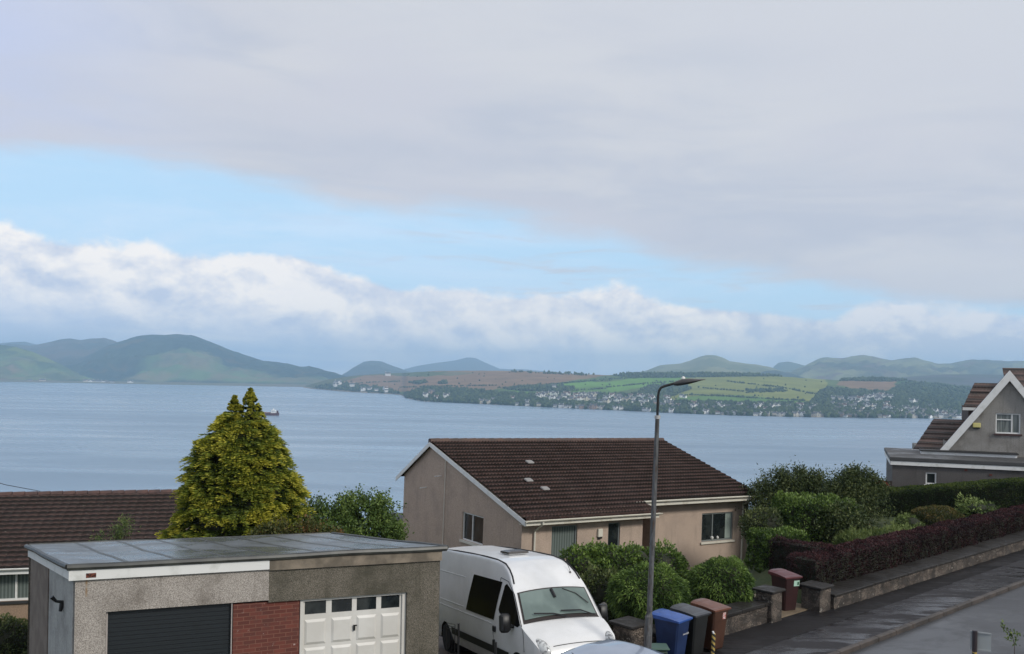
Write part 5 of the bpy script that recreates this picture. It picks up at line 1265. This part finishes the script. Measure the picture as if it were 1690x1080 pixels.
for s_ in (-1, 1):
    side_poly('door_window', [(-1.60, 1.98), (-1.50, 2.03), (-1.14, 1.90), (-.86, 1.62), (-.60, 1.30), (-.72, 1.24), (-1.05, 1.26), (-1.35, 1.33), (-1.72, 1.40), (-1.78, 1.46)], VG, vn, sgn=s_)
    mb = MB()                                           # shut lines pressed in the side
    for P in ([(-1.88, 2.12), (-2.02, .95), (-1.98, .40)], [(-1.88, 2.12), (-1.45, 2.08), (-1.05, 1.86), (-.45, 1.15), (-.40, .80)]):
        Q = [Vector((x, s_ * (half(x, z) + .003), z)) for x, z in P]; mb.tube(Q, .009, 4)
    mb.build('shut_line', DARK, body)
    mb = MB()
    for (xa, xb, z, r_) in ((-5.9, -2.1, 1.12, .010), (-5.9, -4.0, 1.92, .010), (-5.6, -3.9, 1.25, .008)): mb.tube([(x, s_ * (half(x, z) + .001), z + .02 * 0) for x in np.linspace(xa, xb, 8)], r_, 6)
    mb.build('pressing', VW, body, smooth=True)
    on_side('side_moulding', [(-4.72, .66), (-1.16, .66), (-1.16, .50), (-4.72, .50)], DARK, vn, off=.02, sgn=s_, n=4)
    mb = MB(); P = [(x, s_ * (topz(x, 0)[1] + .035), zt(x) + .012) for x in (-6.2, -5, -4, -3, -2.4, -2.0, -1.87, -1.6, -1.4, -1.25)]
    mb.tube(P, .017, 6); mb.build('roof_strip', BLACK, vn)
# windscreen, its dark rubber surround, wipers, mirror behind it
WSG = mat('windscreen_glass', rough=.05, spec=.9, fn=lambda t, b, v: t.put(b.inputs['Base Color'], t.mix(t.ss(t.noise(v, 1.5, 3), .4, .65), (.11, .15, .135), (.16, .21, .19))))
def top_patch(name, xa, xb, fy, m, off, n=12, parent=None):
    mb = MB(); g_ = []
    for i in range(n + 1):
        x = xa + (xb - xa) * i / n; nx_, nz_ = .70, .71; row = []
        for j in range(n + 1):
            wy = interp(x, [(-1.07, .80), (-.6, .88)]); y = (2 * j / n - 1) * fy * wy; z, wd_ = topz(x, min(abs(y), topz(x, 0)[1])); row.append(mb.vert((x + nx_ * off - .03 * (abs(y) / .9) ** 2, y, z + nz_ * off - .02 * (abs(y) / .9) ** 3)))
        g_.append(row)
    for i in range(n):
        for j in range(n): mb.face([g_[i][j], g_[i + 1][j], g_[i + 1][j + 1], g_[i][j + 1]])
    return mb.build(name, m, parent or vn, smooth=True)
top_patch('windscreen_seal', -1.075, -.585, 1.0, mat('seal_rubber', (.03, .022, .02), .5), .035)
ws = top_patch('windscreen', -1.045, -.65, .955, WSG, .052)
mb = MB()
def wsp(x, y, o_=.075): z, wd_ = topz(x, y); return (x + .7 * o_, y, z + .71 * o_)
mb.tube([wsp(-.60, .1), wsp(-.66, -.2, .085), wsp(-.70, -.62, .085)], .014, 5); mb.tube([wsp(-.60, .75), wsp(-.68, .45, .085), wsp(-.69, 0.0, .085)], .014, 5); mb.build('wiper', BLACK, vn)
mb = MB(); mb.tube([wsp(-1.03, -.05, .064), wsp(-.90, -.02, .064)], .035, 6); mb.build('rear_view_mirror', DARK, ws)
mb = MB(); mb.tube([wsp(-1.03, .22, .058), wsp(-.95, .50, .058), wsp(-.80, .72, .058)], .010, 5); mb.build('aerial_lead', DARK, ws)
# bonnet lines, headlamps, grille, bumper
def front_patch(name, P, m, off=.02, sgn=1):
    mb = MB(); I = [mb.vert(p) for p in P]; mb.face(I); return mb.build(name, m, vn)
HLG = mat('headlamp_glass', (.55, .56, .56), .15, spec=.8, fn=two((.62, .63, .62), (.20, .20, .20), 14, .45, .6)); AMB = mat('amber_lens', (.45, .12, .02), .3)
for s_ in (-1, 1):
    mb = MB(); rg = []
    for jv in range(1, 9):
        ph = -math.pi / 2 + math.pi * jv / 9
        rg.append([mb.vert((-.02 + .27 * math.cos(ph) * math.cos(th_), s_ * .775 + .125 * math.cos(ph) * math.sin(th_) - s_ * .25 * .27 * math.cos(ph) * math.cos(th_), .92 + .165 * math.sin(ph) - .22 * .27 * math.cos(ph) * math.cos(th_))) for th_ in np.linspace(0, 2 * math.pi, 18, endpoint=False)])
    for a, b_ in zip(rg[:-1], rg[1:]):
        for k in range(18): mb.face([a[k], a[(k + 1) % 18], b_[(k + 1) % 18], b_[k]])
    mb.face(rg[0][::-1]); mb.face(rg[-1]); mb.build('headlight', HLG, vn, smooth=True)
    mb = MB(); mb.lathe((.10, s_ * .90, .74), (.8, s_ * .6, 0), [(-.03, .05), (.03, .045)], 10); mb.build('indicator', AMB, vn)
mb = MB(); mb.box((-.15, -.84, .26), (.30, .84, .56), bev=.07); mb.build('bumper', mat('grey_bumper', (.10, .10, .105), .6), vn)
mb = MB()
for k in range(4): mb.box((.20, -.48, .59 + k * .055), (.25, .48, .62 + k * .055))
mb.build('grille', DARK, vn)
mb = MB(); mb.tube([(.10, y_, topz(.10, y_)[0] + .004) for y_ in np.linspace(-.55, .55, 9)], .008, 4); mb.build('shut_line', DARK, body)
for s_ in (-1, 1):
    mb = MB(); mb.box((-1.02, s_ * 1.04, 1.12), (-.86, s_ * 1.27, 1.50), bev=.045); mb.tube([(-.92, s_ * .93, 1.22), (-.94, s_ * 1.08, 1.24)], .04, 8); mb.build('door_mirror', DARK, vn, smooth=True)
    mb = MB(); y = half(-1.94, 1.03); mb.box((-2.02, s_ * (y - .005), .97), (-1.86, s_ * (y + .035), 1.09), bev=.015); mb.build('door_handle', DARK, vn)
    mb = MB(); y = half(-2.0, .62); mb.box((-2.0, s_ * (y + .0), .52), (-1.93, s_ * (y + .05), .80), bev=.01) if s_ < 0 else mb.box((-2.0, y, .6), (-1.93, y + .03, .7)); mb.build('sliding_rail_end', DARK, vn)
    mb = MB(); mb.box((-6.32, s_ * .80, .9), (-6.28, s_ * .93, 1.5)); mb.build('rear_light', mat('red_lens', (.35, .02, .02), .3), vn)
for x, z in ((-5.2, .33), (-.72, .33)):
    for s_ in (-1, 1):
        y = s_ * .86
        mb = MB(); mb.lathe((x, y, z), (0, s_, 0), [(-.11, .2), (-.11, .31), (-.08, .335), (.06, .335), (.10, .31), (.10, .21)], 26); wh = mb.build('wheel', BLACK, vn, smooth=True)
        mb = MB(); mb.lathe((x, y, z), (0, s_, 0), [(.05, .215), (.088, .20), (.06, .13), (.05, .08), (.09, .05)], 20); mb.build('rim', mat('steel_rim', (.22, .22, .23), .4, .6), wh, smooth=True)
    mb = MB(); mb.lathe((x, -.93, z), (0, 1, 0), [(0, .39), (1.86, .39)], 20); mb.build('wheel_arch', BLACK, vn)
mb = MB(); mb.box((-6.2, -.88, .24), (.1, .88, .34)); mb.build('chassis', BLACK, vn)
mb = MB(); mb.M = Matrix.Translation((-3.05, .02, zt(-3.05) + .035)); mb.box((-.23, -.23, 0), (.23, .23, .02), 1); mb.lathe((0, 0, .02), (0, 0, 1), [(0, .36), (.04, .35), (.065, .22), (.07, .02)], 4); mb.build('roof_vent', [mat('smoked_vent', (.035, .03, .028), .25), WHITE], vn)
mb = MB(); mb.tube([(-1.36, .62, zt(-1.36) + .03), (-1.37, .62, zt(-1.36) + .06)], .022, 6); mb.tube([(-1.37, .62, zt(-1.36) + .06), (-1.5, .62, zt(-1.5) + .12)], .006, 4); mb.build('aerial', DARK, vn)
mb = MB(); mb.lathe((-.42, -half(-.42, .82) - .002, .82), (0, -1, 0), [(0, .022), (.012, .018)], 8); mb.build('side_repeater', mat('clear_lens', (.5, .5, .5), .3), vn)
# driveway under the van
mb = MB(); mb.M = VM; mb.box((-8, -1.45, -.25), (1.6, 1.5, -.02)); structure(mb.build('driveway', mat('driveway_paving', fn=two((.10, .075, .065), (.055, .045, .04), 3, bd=.01, bs=20), rough=.6)))
# low railing beside the van
rl = root('iron_railing', 'thin black iron posts and rail between the garage corner and the white van', 'railing', at(770, 1070, 18.6))
mb = MB()
def rp(px, py, Y): return at(px, py, Y) - rl.location
a = rp(757, 1029, 19.0); b_ = rp(818, 1060, 17.9)
mb.tube([a, a - Vector((0, 0, 1.7))], .022, 6); mb.build('post', DARK, rl)
mb = MB(); mb.tube([b_, b_ - Vector((0, 0, 1.3))], .028, 6); mb.build('post', DARK, rl)
mb = MB(); c0 = rp(737, 1028, 19.6); c1 = rp(751, 1031, 19.15)
for k in range(3): z = Vector((0, 0, -.055 * k)); mb.tube([c0 + z, c1 + z], .006, 4)
mb.tube([c0, c0 - Vector((0, 0, .6))], .008, 4); mb.tube([c1, c1 - Vector((0, 0, .6))], .008, 4); mb.build('rail', DARK, rl)
bp = root('gate_post', 'short black ball-topped post standing between the white van and the stone pier', 'post', at(995, 1075, 21.2) - Vector((0, 0, .3)))
t_ = at(995, 1000, 21.2) - bp.location; mb = MB(); mb.tube([(0, 0, -.3), (0, 0, t_.z - .05)], .035, 8); mb.build('shaft', DARK, bp); mb = MB(); mb.lathe((0, 0, t_.z - .08), (0, 0, 1), [(0, .03), (.03, .075), (.08, .09), (.13, .07), (.16, .02)], 12); mb.build('ball_cap', mat('weathered_cap', (.09, .085, .08), .8), bp)

# ------------------------------------------------------------------ parked car
CM = Matrix.Translation((2.12, 15.62, -6.27)) @ Matrix.Rotation(rad(42), 4, 'Z')
cr = root('parked_car', 'pale metallic blue hatchback of which only the rounded roof shows at the bottom edge', 'car', M=CM)
CP = mat('blue_grey_metallic', rough=.28, metal=.35, coat=.8, fn=two((.24, .29, .38), (.30, .35, .44), 1.2, bd=0))
CZ = [(-2.05, .75), (-1.98, 1.05), (-1.72, 1.42), (-1.3, 1.585), (-.5, 1.635), (.1, 1.60), (.5, 1.45), (.95, 1.12), (1.3, 1.02), (1.85, .85), (2.05, .62)]
def cz(x): return interp(x, CZ)
def chalf(x, z): return interp(z, [(.2, .80), (.5, .87), (.9, .87), (1.1, .82), (1.5, .64), (1.7, .56)]) * interp(x, [(-2.05, .86), (-1.6, .98), (1.3, 1), (1.8, .93), (2.05, .78)])
def loft(xs_, ztop, hf, b0f, crown):
    mb = MB(); R_ = []
    for x in xs_:
        top = ztop(x); b0 = b0f(x); sd_ = [(hf(x, b0 + (top - b0) * q), b0 + (top - b0) * q) for q in (0, .2, .4, .55, .7, .8, .88, .94)]
        w_ = sd_[-1][0] * .97; sd_ += [(w_ * f, top - .02 + crown * (1 - f * f) * .9) for f in (.93, .8, .6, .4, .2, 0)]
        full = [(-y, z) for y, z in sd_] + [(y, z) for y, z in sd_[:-1][::-1]]; R_.append([mb.vert((x, y, z)) for y, z in full])
    for a, b_ in zip(R_[:-1], R_[1:]):
        for k in range(len(a) - 1): mb.face([a[k], a[k + 1], b_[k + 1], b_[k]])
    mb.face(R_[0]); mb.face(R_[-1][::-1]); return mb
def cb0(x):
    for ax in (-1.25, 1.28):
        if abs(x - ax) < .36: return max(.22, .30 + math.sqrt(.36 ** 2 - (x - ax) ** 2))
    return .22
loft(list(np.linspace(-2.05, 2.05, 56)), cz, chalf, cb0, .06).build('body', CP, cr, smooth=True)
def car_patch(name, P, s_):
    mb = MB(); mb.poly([(x, s_ * (chalf(x, z) + .008), z) for x, z in P]); return mb.build(name, VG, cr)
for s_ in (-1, 1):
    car_patch('side_window', [(-.35, .98), (-.35, 1.47), (.12, 1.45), (.45, 1.32), (.80, 1.0)], s_); car_patch('side_window', [(-1.5, 1.0), (-1.38, 1.38), (-.42, 1.47), (-.42, .98)], s_)
    mb = MB(); mb.box((.62, s_ * .88, .95), (.78, s_ * 1.04, 1.10), bev=.03); mb.build('door_mirror', CP, cr, smooth=True)
    mb = MB(); mb.box((1.82, s_ * .5, .62), (2.0, s_ * .78, .76), bev=.03); mb.build('headlight', HLG, cr)
    for x in (-1.25, 1.28):
        mb = MB(); mb.lathe((x, s_ * .76, .30), (0, s_, 0), [(-.1, .2), (-.1, .29), (-.07, .31), (.06, .31), (.09, .28), (.09, .2)], 22); wh = mb.build('wheel', BLACK, cr, smooth=True)
        mb = MB(); mb.lathe((x, s_ * .76, .30), (0, s_, 0), [(.05, .20), (.08, .18), (.06, .06), (.085, .04)], 16); mb.build('rim', mat('steel_rim'), wh, smooth=True)
mb = MB(); mb.poly([(.50, -.58, 1.475), (.50, .58, 1.475), (.94, .66, 1.15), (.94, -.66, 1.15)]); mb.build('windscreen', VG, cr)
mb = MB(); mb.poly([(-1.72, -.52, 1.45), (-1.72, .52, 1.45), (-1.99, .6, 1.08), (-1.99, -.6, 1.08)]); mb.build('rear_window', VG, cr)
mb = MB(); mb.tube([(-1.25, 0, 1.63), (-1.45, 0, 1.78)], .006, 5); mb.build('aerial', DARK, cr)

# ------------------------------------------------------------------ wheelie bins
def wheelie(name, label, loc, yaw, cb_, cl_, group=None, sticker=None, tilt=0.):
    r = root(name, label, 'wheelie bin', loc, (0, tilt, yaw), group); r.scale = (.92, .92, 1)
    m1 = mat(name + '_body', rough=.5, fn=two(cb_, tuple(x * .7 for x in cb_), 3)); m2 = mat(name + '_lid', rough=.38, fn=two(cl_, tuple(x * .75 for x in cl_), 4))
    mb = MB(); rg = []                                # front is -y, wheels at +y
    for z, w_, y0, y1 in ((.06, .20, -.22, .20), (.10, .215, -.245, .24), (.85, .265, -.335, .31), (.93, .27, -.345, .32), (.935, .29, -.365, .335), (.99, .29, -.365, .335), (.99, .265, -.34, .31), (.8, .25, -.32, .29)):
        e = .035; P = [(-w_ + e, y0), (w_ - e, y0), (w_, y0 + e), (w_, y1 - e), (w_ - e, y1), (-w_ + e, y1), (-w_, y1 - e), (-w_, y0 + e)]
        rg.append([mb.vert((x, y, z)) for x, y in P])
    for a, b_ in zip(rg[:-1], rg[1:]):
        for k in range(8): mb.face([a[k], a[(k + 1) % 8], b_[(k + 1) % 8], b_[k]])
    mb.face(rg[0][::-1]); mb.face(rg[-1]); mb.build('body', m1, r)
    mb = MB(); n = 10; G_ = []
    for i in range(n + 1):
        f = i / n; row = []
        for j in range(9):
            g_ = j / 8; x = -.302 + .604 * g_; y = -.39 + .78 * f
            z = 1.0 + .085 * math.sin(min(1, f * 1.25) * math.pi / 2) * (1 - .55 * abs(2 * g_ - 1) ** 4)
            if abs(2 * g_ - 1) < .8 and .12 < f < .8: z -= .012
            row.append(mb.vert((x, y, z)))
        G_.append(row)
    for i in range(n):
        for j in range(8): mb.face([G_[i][j], G_[i + 1][j], G_[i + 1][j + 1], G_[i][j + 1]])
    loop = [G_[0][j] for j in range(9)] + [G_[i][8] for i in range(1, n + 1)] + [G_[n][j] for j in range(7, -1, -1)] + [G_[i][0] for i in range(n - 1, 0, -1)]
    low_ = [mb.vert((mb.v[k][0], mb.v[k][1], .965)) for k in loop]
    for k in range(len(loop)): mb.face([loop[k], loop[(k + 1) % len(loop)], low_[(k + 1) % len(loop)], low_[k]])
    mb.build('lid', m2, r)
    mb = MB(); mb.tube([(-.2, .345, .99), (-.2, .42, 1.03), (.2, .42, 1.03), (.2, .345, .99)], .017, 8); mb.build('handle', m1, r)
    for s_ in (-1, 1):
        mb = MB(); mb.lathe((s_ * .235, .27, .10), (s_, 0, 0), [(-.02, .06), (-.02, .10), (.035, .10), (.035, .05)], 16); mb.build('wheel', BLACK, r, smooth=True)
    mb = MB(); mb.tube([(-.24, .27, .10), (.24, .27, .10)], .012, 6); mb.build('axle', DARK, r)
    if sticker: sticker(r)
    return r
def on_line(px, ratio_y, q):
    """where the sight line of column px crosses the line at distance q behind the wall face"""
    a = img(px, ratio_y, 1.); d = (a[0], 1.)
    k = (S0.x * SN.x + S0.y * SN.y + q) / (d[0] * SN.x + d[1] * SN.y); return (d[0] * k, k)
def st_blue(r):
    cu = bpy.data.curves.new('lettering', 'FONT'); cu.body = 'Inverclyde'; cu.size = .062; cu.extrude = .001; cu.align_x = 'CENTER'
    o = bpy.data.objects.new('tmp', cu); COL.objects.link(o); bpy.context.view_layer.update(); me = bpy.data.meshes.new_from_object(o); bpy.data.objects.remove(o); me.materials.clear(); me.materials.append(WHITE); o = bpy.data.objects.new('lettering', me); COL.objects.link(o); o.parent = r; o.location = (.09, -.336, .66); o.rotation_euler = (rad(96), 0, 0)
def st_rect(w_, h_, x, z, m, m2=None):
    def f(r):
        mb = MB(); y = -.352 + .09 * (.93 - z) * 1.5
        mb.poly([(x - w_ / 2, y - .012, z + h_ / 2), (x + w_ / 2, y - .012, z + h_ / 2), (x + w_ / 2, y + .002, z - h_ / 2), (x - w_ / 2, y + .002, z - h_ / 2)])
        o = mb.build('sticker', m, r)
        if m2: mb = MB(); mb.poly([(x + w_ * .1, y - .014, z + h_ * .25), (x + w_ * .4, y - .014, z + h_ * .25), (x + w_ * .4, y - .008, z - h_ * .3), (x + w_ * .1, y - .008, z - h_ * .3)]); mb.build('sticker_print', m2, o)
    return f
yb = rad(42)
STW = mat('sticker_pink', fn=two((.62, .50, .48), (.50, .12, .10), 26, .5, .55), rough=.5)
wheelie('blue_bin', 'blue wheelie bin with white lettering, nearest the lamp post', (3.54, 19.64, -6.2), yb + .10, (.012, .030, .10), (.03, .09, .33), 'wheelie bins in a row on the pavement', st_blue)
wheelie('grey_bin', 'black wheelie bin with a shiny grey lid between the blue and the brown one', (4.05, 20.14, -6.2), yb - .02, (.014, .015, .015), (.05, .052, .06), 'wheelie bins in a row on the pavement')
wheelie('brown_bin', 'brown wheelie bin with a small pale sticker beside the black one', (4.60, 20.62, -6.2), yb - .08, (.075, .032, .018), (.15, .058, .034), 'wheelie bins in a row on the pavement', st_rect(.11, .15, .10, .83, STW))
p = on_line(1296, 940, .40)
wheelie('maroon_bin', 'maroon wheelie bin standing in the gateway between two stone piers', (p[0], p[1], -6.26), rad(24), (.032, .008, .008), (.10, .022, .024), 'wheelie bins in a row on the pavement' if False else None, st_rect(.20, .15, .13, .82, mat('sticker_mint', (.42, .62, .50), .5), mat('sticker_green_print', (.03, .10, .05), .5)))
b = at(1084, 1066, 18.6); r = root('recycling_box', 'low green lidded box at the foot of the lamp post', 'box', (b.x, b.y, -6.2)); h = b.z + 6.2
mb = MB(); mb.box((-.20, -.17, 0), (.20, .17, h - .05), bev=.04); mb.build('tub', mat('green_tub', (.03, .055, .04), .5), r); mb = MB(); mb.box((-.24, -.2, h - .049), (.24, .2, h), bev=.035); mb.build('lid', mat('green_lid', (.05, .10, .075), .45), r)

# ------------------------------------------------------------------ stone walls and piers
def stonefn(t, b, v):
    vo = t.new('ShaderNodeTexVoronoi'); vo.feature = 'F1'; vo.inputs['Scale'].default_value = 1.; t.l.new(t.mapv(v, scale=(3.2, 3.2, 4.6)), vo.inputs['Vector'])
    ve = t.new('ShaderNodeTexVoronoi'); ve.feature = 'DISTANCE_TO_EDGE'; t.l.new(t.mapv(v, scale=(3.2, 3.2, 4.6)), ve.inputs['Vector'])
    s = t.new('ShaderNodeSeparateColor'); t.l.new(vo.outputs['Color'], s.inputs[0])
    c = t.mix(s.outputs[0], (.07, .052, .042), (.34, .27, .215)); c = t.mix(t.m('MULTIPLY', s.outputs[1], .5), c, (.10, .095, .085))
    c = t.mix(t.ss(t.noise(v, 9, 4, .7), .52, .8), c, (.035, .032, .026))
    c = t.mix(t.ss(t.noise(v, 3, 4, .7), .40, .62), c, (.05, .042, .036)); c = t.mix(t.ss(t.noise(v, 6, 4, .7), .60, .68), c, (.38, .34, .29))
    t.put(b.inputs['Base Color'], t.mix(t.ss(ve.outputs[0], .02, .09), (.045, .038, .032), c))
    bump(t, b, t.m('ADD', t.ss(ve.outputs[0], 0, .14), t.m('MULTIPLY', t.noise(v, 22, 3), .4)), .035, .9)
STONE = mat('rubble_stone', fn=stonefn, rough=.85); COPE = mat('wet_coping', fn=wetfn((.019, .017, .016), (.040, .037, .034), 1.2, 1.2, .34, .8), rough=.5, spec=.25)
def rubble_wall(name, label, p0, p1, q0, q1, z0, z1, cope_q, cth=.07):
    r = root(name, label, 'wall', M=STREET @ Matrix.Translation((p0, q0, z0)))
    n = max(2, int((p1 - p0) / .12)); m_ = 6; mb = MB(); G_ = []
    for i in range(n + 1):
        row = []
        for j in range(m_ + 1):
            x = (p1 - p0) * i / n; z = (z1 - z0) * j / m_; row.append(mb.vert((x, -.018 + .030 * mnoise.noise((x * 3.4 + p0, z * 6, 2)), z - .1)))
        G_.append(row)
    for i in range(n):
        for j in range(m_): mb.face([G_[i][j], G_[i + 1][j], G_[i + 1][j + 1], G_[i][j + 1]])
    mb.box((0, .02, -.3), (p1 - p0, q1 - q0, z1 - z0 - .1)); mb.build('stonework', STONE, r)
    mb = MB(); x = 0
    while x < p1 - p0:
        L = min(random.uniform(.8, 1.2), p1 - p0 - x); mb.box((x + .004, cope_q[0], z1 - z0 - .099), (x + L - .004, cope_q[1], z1 - z0 - .099 + cth + random.uniform(-.006, .006)), bev=.015); x += L
    mb.build('coping', COPE, r)
rubble_wall('stone_wall', 'low rubble wall with dark wet coping running to the right under the purple hedge', .20, 30, -.42, .30, -6.2, -5.77, (-.05, .74))
rubble_wall('stone_wall', 'low rubble wall with broad coping behind the wheelie bins', -6.8, -1.95, 0, .40, -6.2, -5.68, (-.06, .50), .09)
def pier(label, px, ytop, q, s_, zt_, m=STONE, cap=(.07, .06)):
    p = on_line(px, ytop, q); r = root('stone_pier', label, 'gate pier', M=Matrix.Translation((p[0], p[1], -6.3)) @ Matrix.Rotation(rad(42), 4, 'Z'))
    h = zt_ + 6.3; mb = MB(); mb.box((-s_, -s_, 0), (s_, s_, h - cap[1]), bev=.02); mb.build('shaft', m, r); mb = MB(); mb.box((-s_ - cap[0], -s_ - cap[0], h - cap[1] + .001), (s_ + cap[0], s_ + cap[0], h), bev=.015); mb.build('cap', COPE, r); return r
pier('squat stone gate pier with a flat wet slab cap, left side of the gateway', 1269, 978, .10, .24, -5.39)
pier('rough rubble gate pier joined to the long wall, right side of the gateway', 1347, 967, -.10, .28, -5.53)
pier('dark stone pier with a flat cap between the white van and the lamp post', 1040, 1018, .25, .27, -5.38)
bw = root('brick_wall', 'low dark red brick wall with a sloping cope behind the maroon bin', 'wall', M=STREET @ Matrix.Translation((-1.95, 1.5, -6.5)))
mb = MB(); mb.M = Matrix.Rotation(rad(100), 4, 'Z'); mb.box((0, -.1, -1), (4.4, .1, 1.0)); mb.build('brickwork', mat('dark_red_brick', fn=two((.075, .026, .022), (.045, .018, .016), 5, bd=.01, bs=26), rough=.85), bw)
mb = MB(); mb.M = Matrix.Rotation(rad(100), 4, 'Z'); mb.box((-.05, -.14, 1.001), (4.45, .14, 1.07), bev=.01); mb.build('coping', COPE, bw)

# ------------------------------------------------------------------ lamp post
lz = root('street_lamp', 'tall grey steel street lamp post with a flat lantern reaching over the water view', 'street lamp', (2.76, 18.0, -6.2))
def LP(px, py): p = at(px, py, 18.0) - lz.location; return p
def galv(t, b, v):
    s = t.new('ShaderNodeSeparateXYZ'); t.l.new(v, s.inputs[0])
    n = t.noise(t.mapv(v, scale=(9, 9, 1.6)), 2.2, 5, .65)
    c = t.mix(t.ss(n, .38, .66), (.13, .135, .14), (.06, .056, .054)); c = t.mix(t.ss(t.noise(t.mapv(v, scale=(16, 16, 1.2)), 2, 4), .56, .68), c, (.075, .045, .032))
    t.put(b.inputs['Base Color'], c)
GALV = mat('weathered_steel', fn=galv, rough=.55, metal=.25)
ft = LP(1067, 1100); j0 = LP(1071, 1018); j1 = LP(1072, 1008); tp = LP(1085, 690)
base_ = Vector((ft.x - .01, 0, -.1))
mb = MB(); mb.tube([base_, j0, j1], [.080, .080, .058], 16); mb.build('base_column', GALV, lz, smooth=True)
mb = MB(); mb.tube([j1, j1.lerp(tp, .5), tp], [.056, .050, .042], 16, cap=True); mb.build('column', GALV, lz, smooth=True)
mb = MB(); mb.tube([tp - Vector((0, 0, .02)), tp + Vector((0, 0, .05))], .058, 14); mb.build('collar', mat('pale_collar', (.42, .42, .42), .5), lz, smooth=True)
mb = MB(); mb.tube([LP(1085, 688), LP(1086, 655), LP(1087.5, 645), LP(1091, 640), LP(1097, 637.5), LP(1115, 632.5)], .026, 10); mb.build('bracket', DARK, lz, smooth=True)
la = LP(1112, 633.5); lb = LP(1164, 626.5); mb = MB(); dl = (lb - la); rg = []
for f, w_, up_, dn in ((0, .035, .03, .04), (.12, .05, .05, .055), (.26, .11, .075, .055), (.45, .15, .07, .05), (.65, .14, .045, .035), (.85, .11, .022, .014), (1, .05, .006, .004)):
    c_ = la + dl * f; rg.append([mb.vert((c_.x, c_.y + w_ * math.cos(a), c_.z + (up_ if math.sin(a) > 0 else dn) * math.sin(a))) for a in np.linspace(0, 2 * math.pi, 14, endpoint=False)])
for a, b_ in zip(rg[:-1], rg[1:]):
    for k in range(14): mb.face([a[k], a[(k + 1) % 14], b_[(k + 1) % 14], b_[k]])
mb.face(rg[0][::-1]); mb.face(rg[-1]); ln_ = mb.build('lantern', mat('lantern_grey', (.05, .05, .052), .35), lz, smooth=True)
c_ = la + dl * .30; mb = MB(); mb.lathe((c_.x, c_.y, c_.z + .065), (0, 0, 1), [(0, .04), (.03, .038), (.05, .02), (.055, .004)], 12); mb.build('photocell', WHITE, ln_, smooth=True)
mb = MB(); d_ = j0.lerp(base_, .3); mb.box((d_.x - .04, d_.y - .094, d_.z - .35), (d_.x + .04, d_.y - .08, d_.z + .1)); mb.build('access_door', GALV, lz)

# striped stake by the brown bin ----------------------------------------------------
def stripefn(t, b, v):
    s = t.new('ShaderNodeSeparateXYZ'); t.l.new(v, s.inputs[0])
    f = t.m('FRACT', t.m('ADD', t.m('MULTIPLY', s.outputs[2], 9.), t.m('MULTIPLY', s.outputs[0], 8.)))
    t.put(b.inputs['Base Color'], t.mix(t.ss(f, .46, .54), (.42, .30, .08), (.02, .02, .018)))
STRIPE = mat('hazard_stripe', fn=stripefn, rough=.5)
b = at(1178, 1046, 18.4); r = root('marker_stake', 'thin stake wrapped in yellow and black striped guard in front of the brown bin', 'stake', (b.x, b.y, -6.2)); h = b.z + 6.2
mb = MB(); mb.tube([(-.03, 0, 0), (0, 0, h)], .038, 10); mb.build('striped_guard', STRIPE, r); mb = MB(); mb.tube([(0, 0, h + .001), (-.02, 0, h + .045)], .02, 6); mb.build('tip', WHITE, r)
# small sign seen from behind ---------------------------------------------------------
b = at(1609, 1041, 12.5); r = root('roadside_sign', 'back of a small white square sign on a dark post at the bottom right', 'sign', (b.x, b.y, -6.2)); h = b.z + 6.2
mb = MB(); mb.tube([(0, 0, 0), (0, 0, h - .29)], .030, 10, mi=0); mb.build('striped_guard', STRIPE, r)
mb = MB(); mb.tube([(0, 0, h - .289), (0, 0, h)], .032, 12); mb.build('post', mat('dark_sign_post', (.03, .022, .026), .5), r)
mb = MB(); mb.M = Matrix.Rotation(rad(-28), 4, 'Z'); mb.box((-.055, .033, h - .26), (.20, .040, h - .03)); mb.box((-.06, .020, h - .035), (.20, .034, h - .018)); mb.box((-.06, .020, h - .272), (.20, .034, h - .255)); mb.build('plate', mat('sign_back', (.34, .36, .36), .5), r)

# ------------------------------------------------------------------ ship
D = 2150; p0 = img(398, 687, D); p1 = img(460, 686.5, D); L = p1[0] - p0[0]
sp = root('cargo_ship', 'dark red cargo ship with a white bridge, half hidden by the golden conifer', 'ship', (p0[0], D, WZ))
mb = MB(); rg = []
for f, w_, zt_ in ((0, .3, 8), (.06, 4, 7.4), (.16, 6.5, 6.2), (.5, 7, 5.6), (.9, 6.5, 5.6), (.985, 5, 6.4), (1, 4.4, 7)):
    rg.append([mb.vert((L * f + (-2.5 if f == 0 and z > 1 else 0), w2, z)) for w2, z in ((-w_, zt_), (-w_ * .9, -1), (w_ * .9, -1), (w_, zt_))])
for a, b_ in zip(rg[:-1], rg[1:]):
    for k in range(4): mb.face([a[k], a[(k + 1) % 4], b_[(k + 1) % 4], b_[k]])
mb.face(rg[0]); mb.face(rg[-1][::-1]); mb.build('hull', mat('dark_red_hull', fn=two((.10, .02, .022), (.06, .018, .02), .1), rough=.6), sp)
mb = MB(); mb.box((L * .80, -5, 5.7), (L * .94, 5, 10.5)); mb.box((L * .815, -6, 10.51), (L * .91, 6, 13.2)); mb.box((L * .85, -1, 13.21), (L * .87, 1, 17)); mb.build('bridge', WHITE, sp)
mb = MB(); mb.box((L * .955, -2, 5.7), (L * .985, 2, 11.5)); mb.build('funnel', mat('dark_red_hull'), sp)
mb = MB(); mb.box((L * .12, -4.5, 5.7), (L * .77, 4.5, 7.4)); mb.build('hatch', mat('ship_hatch', (.25, .12, .10), .7), sp)
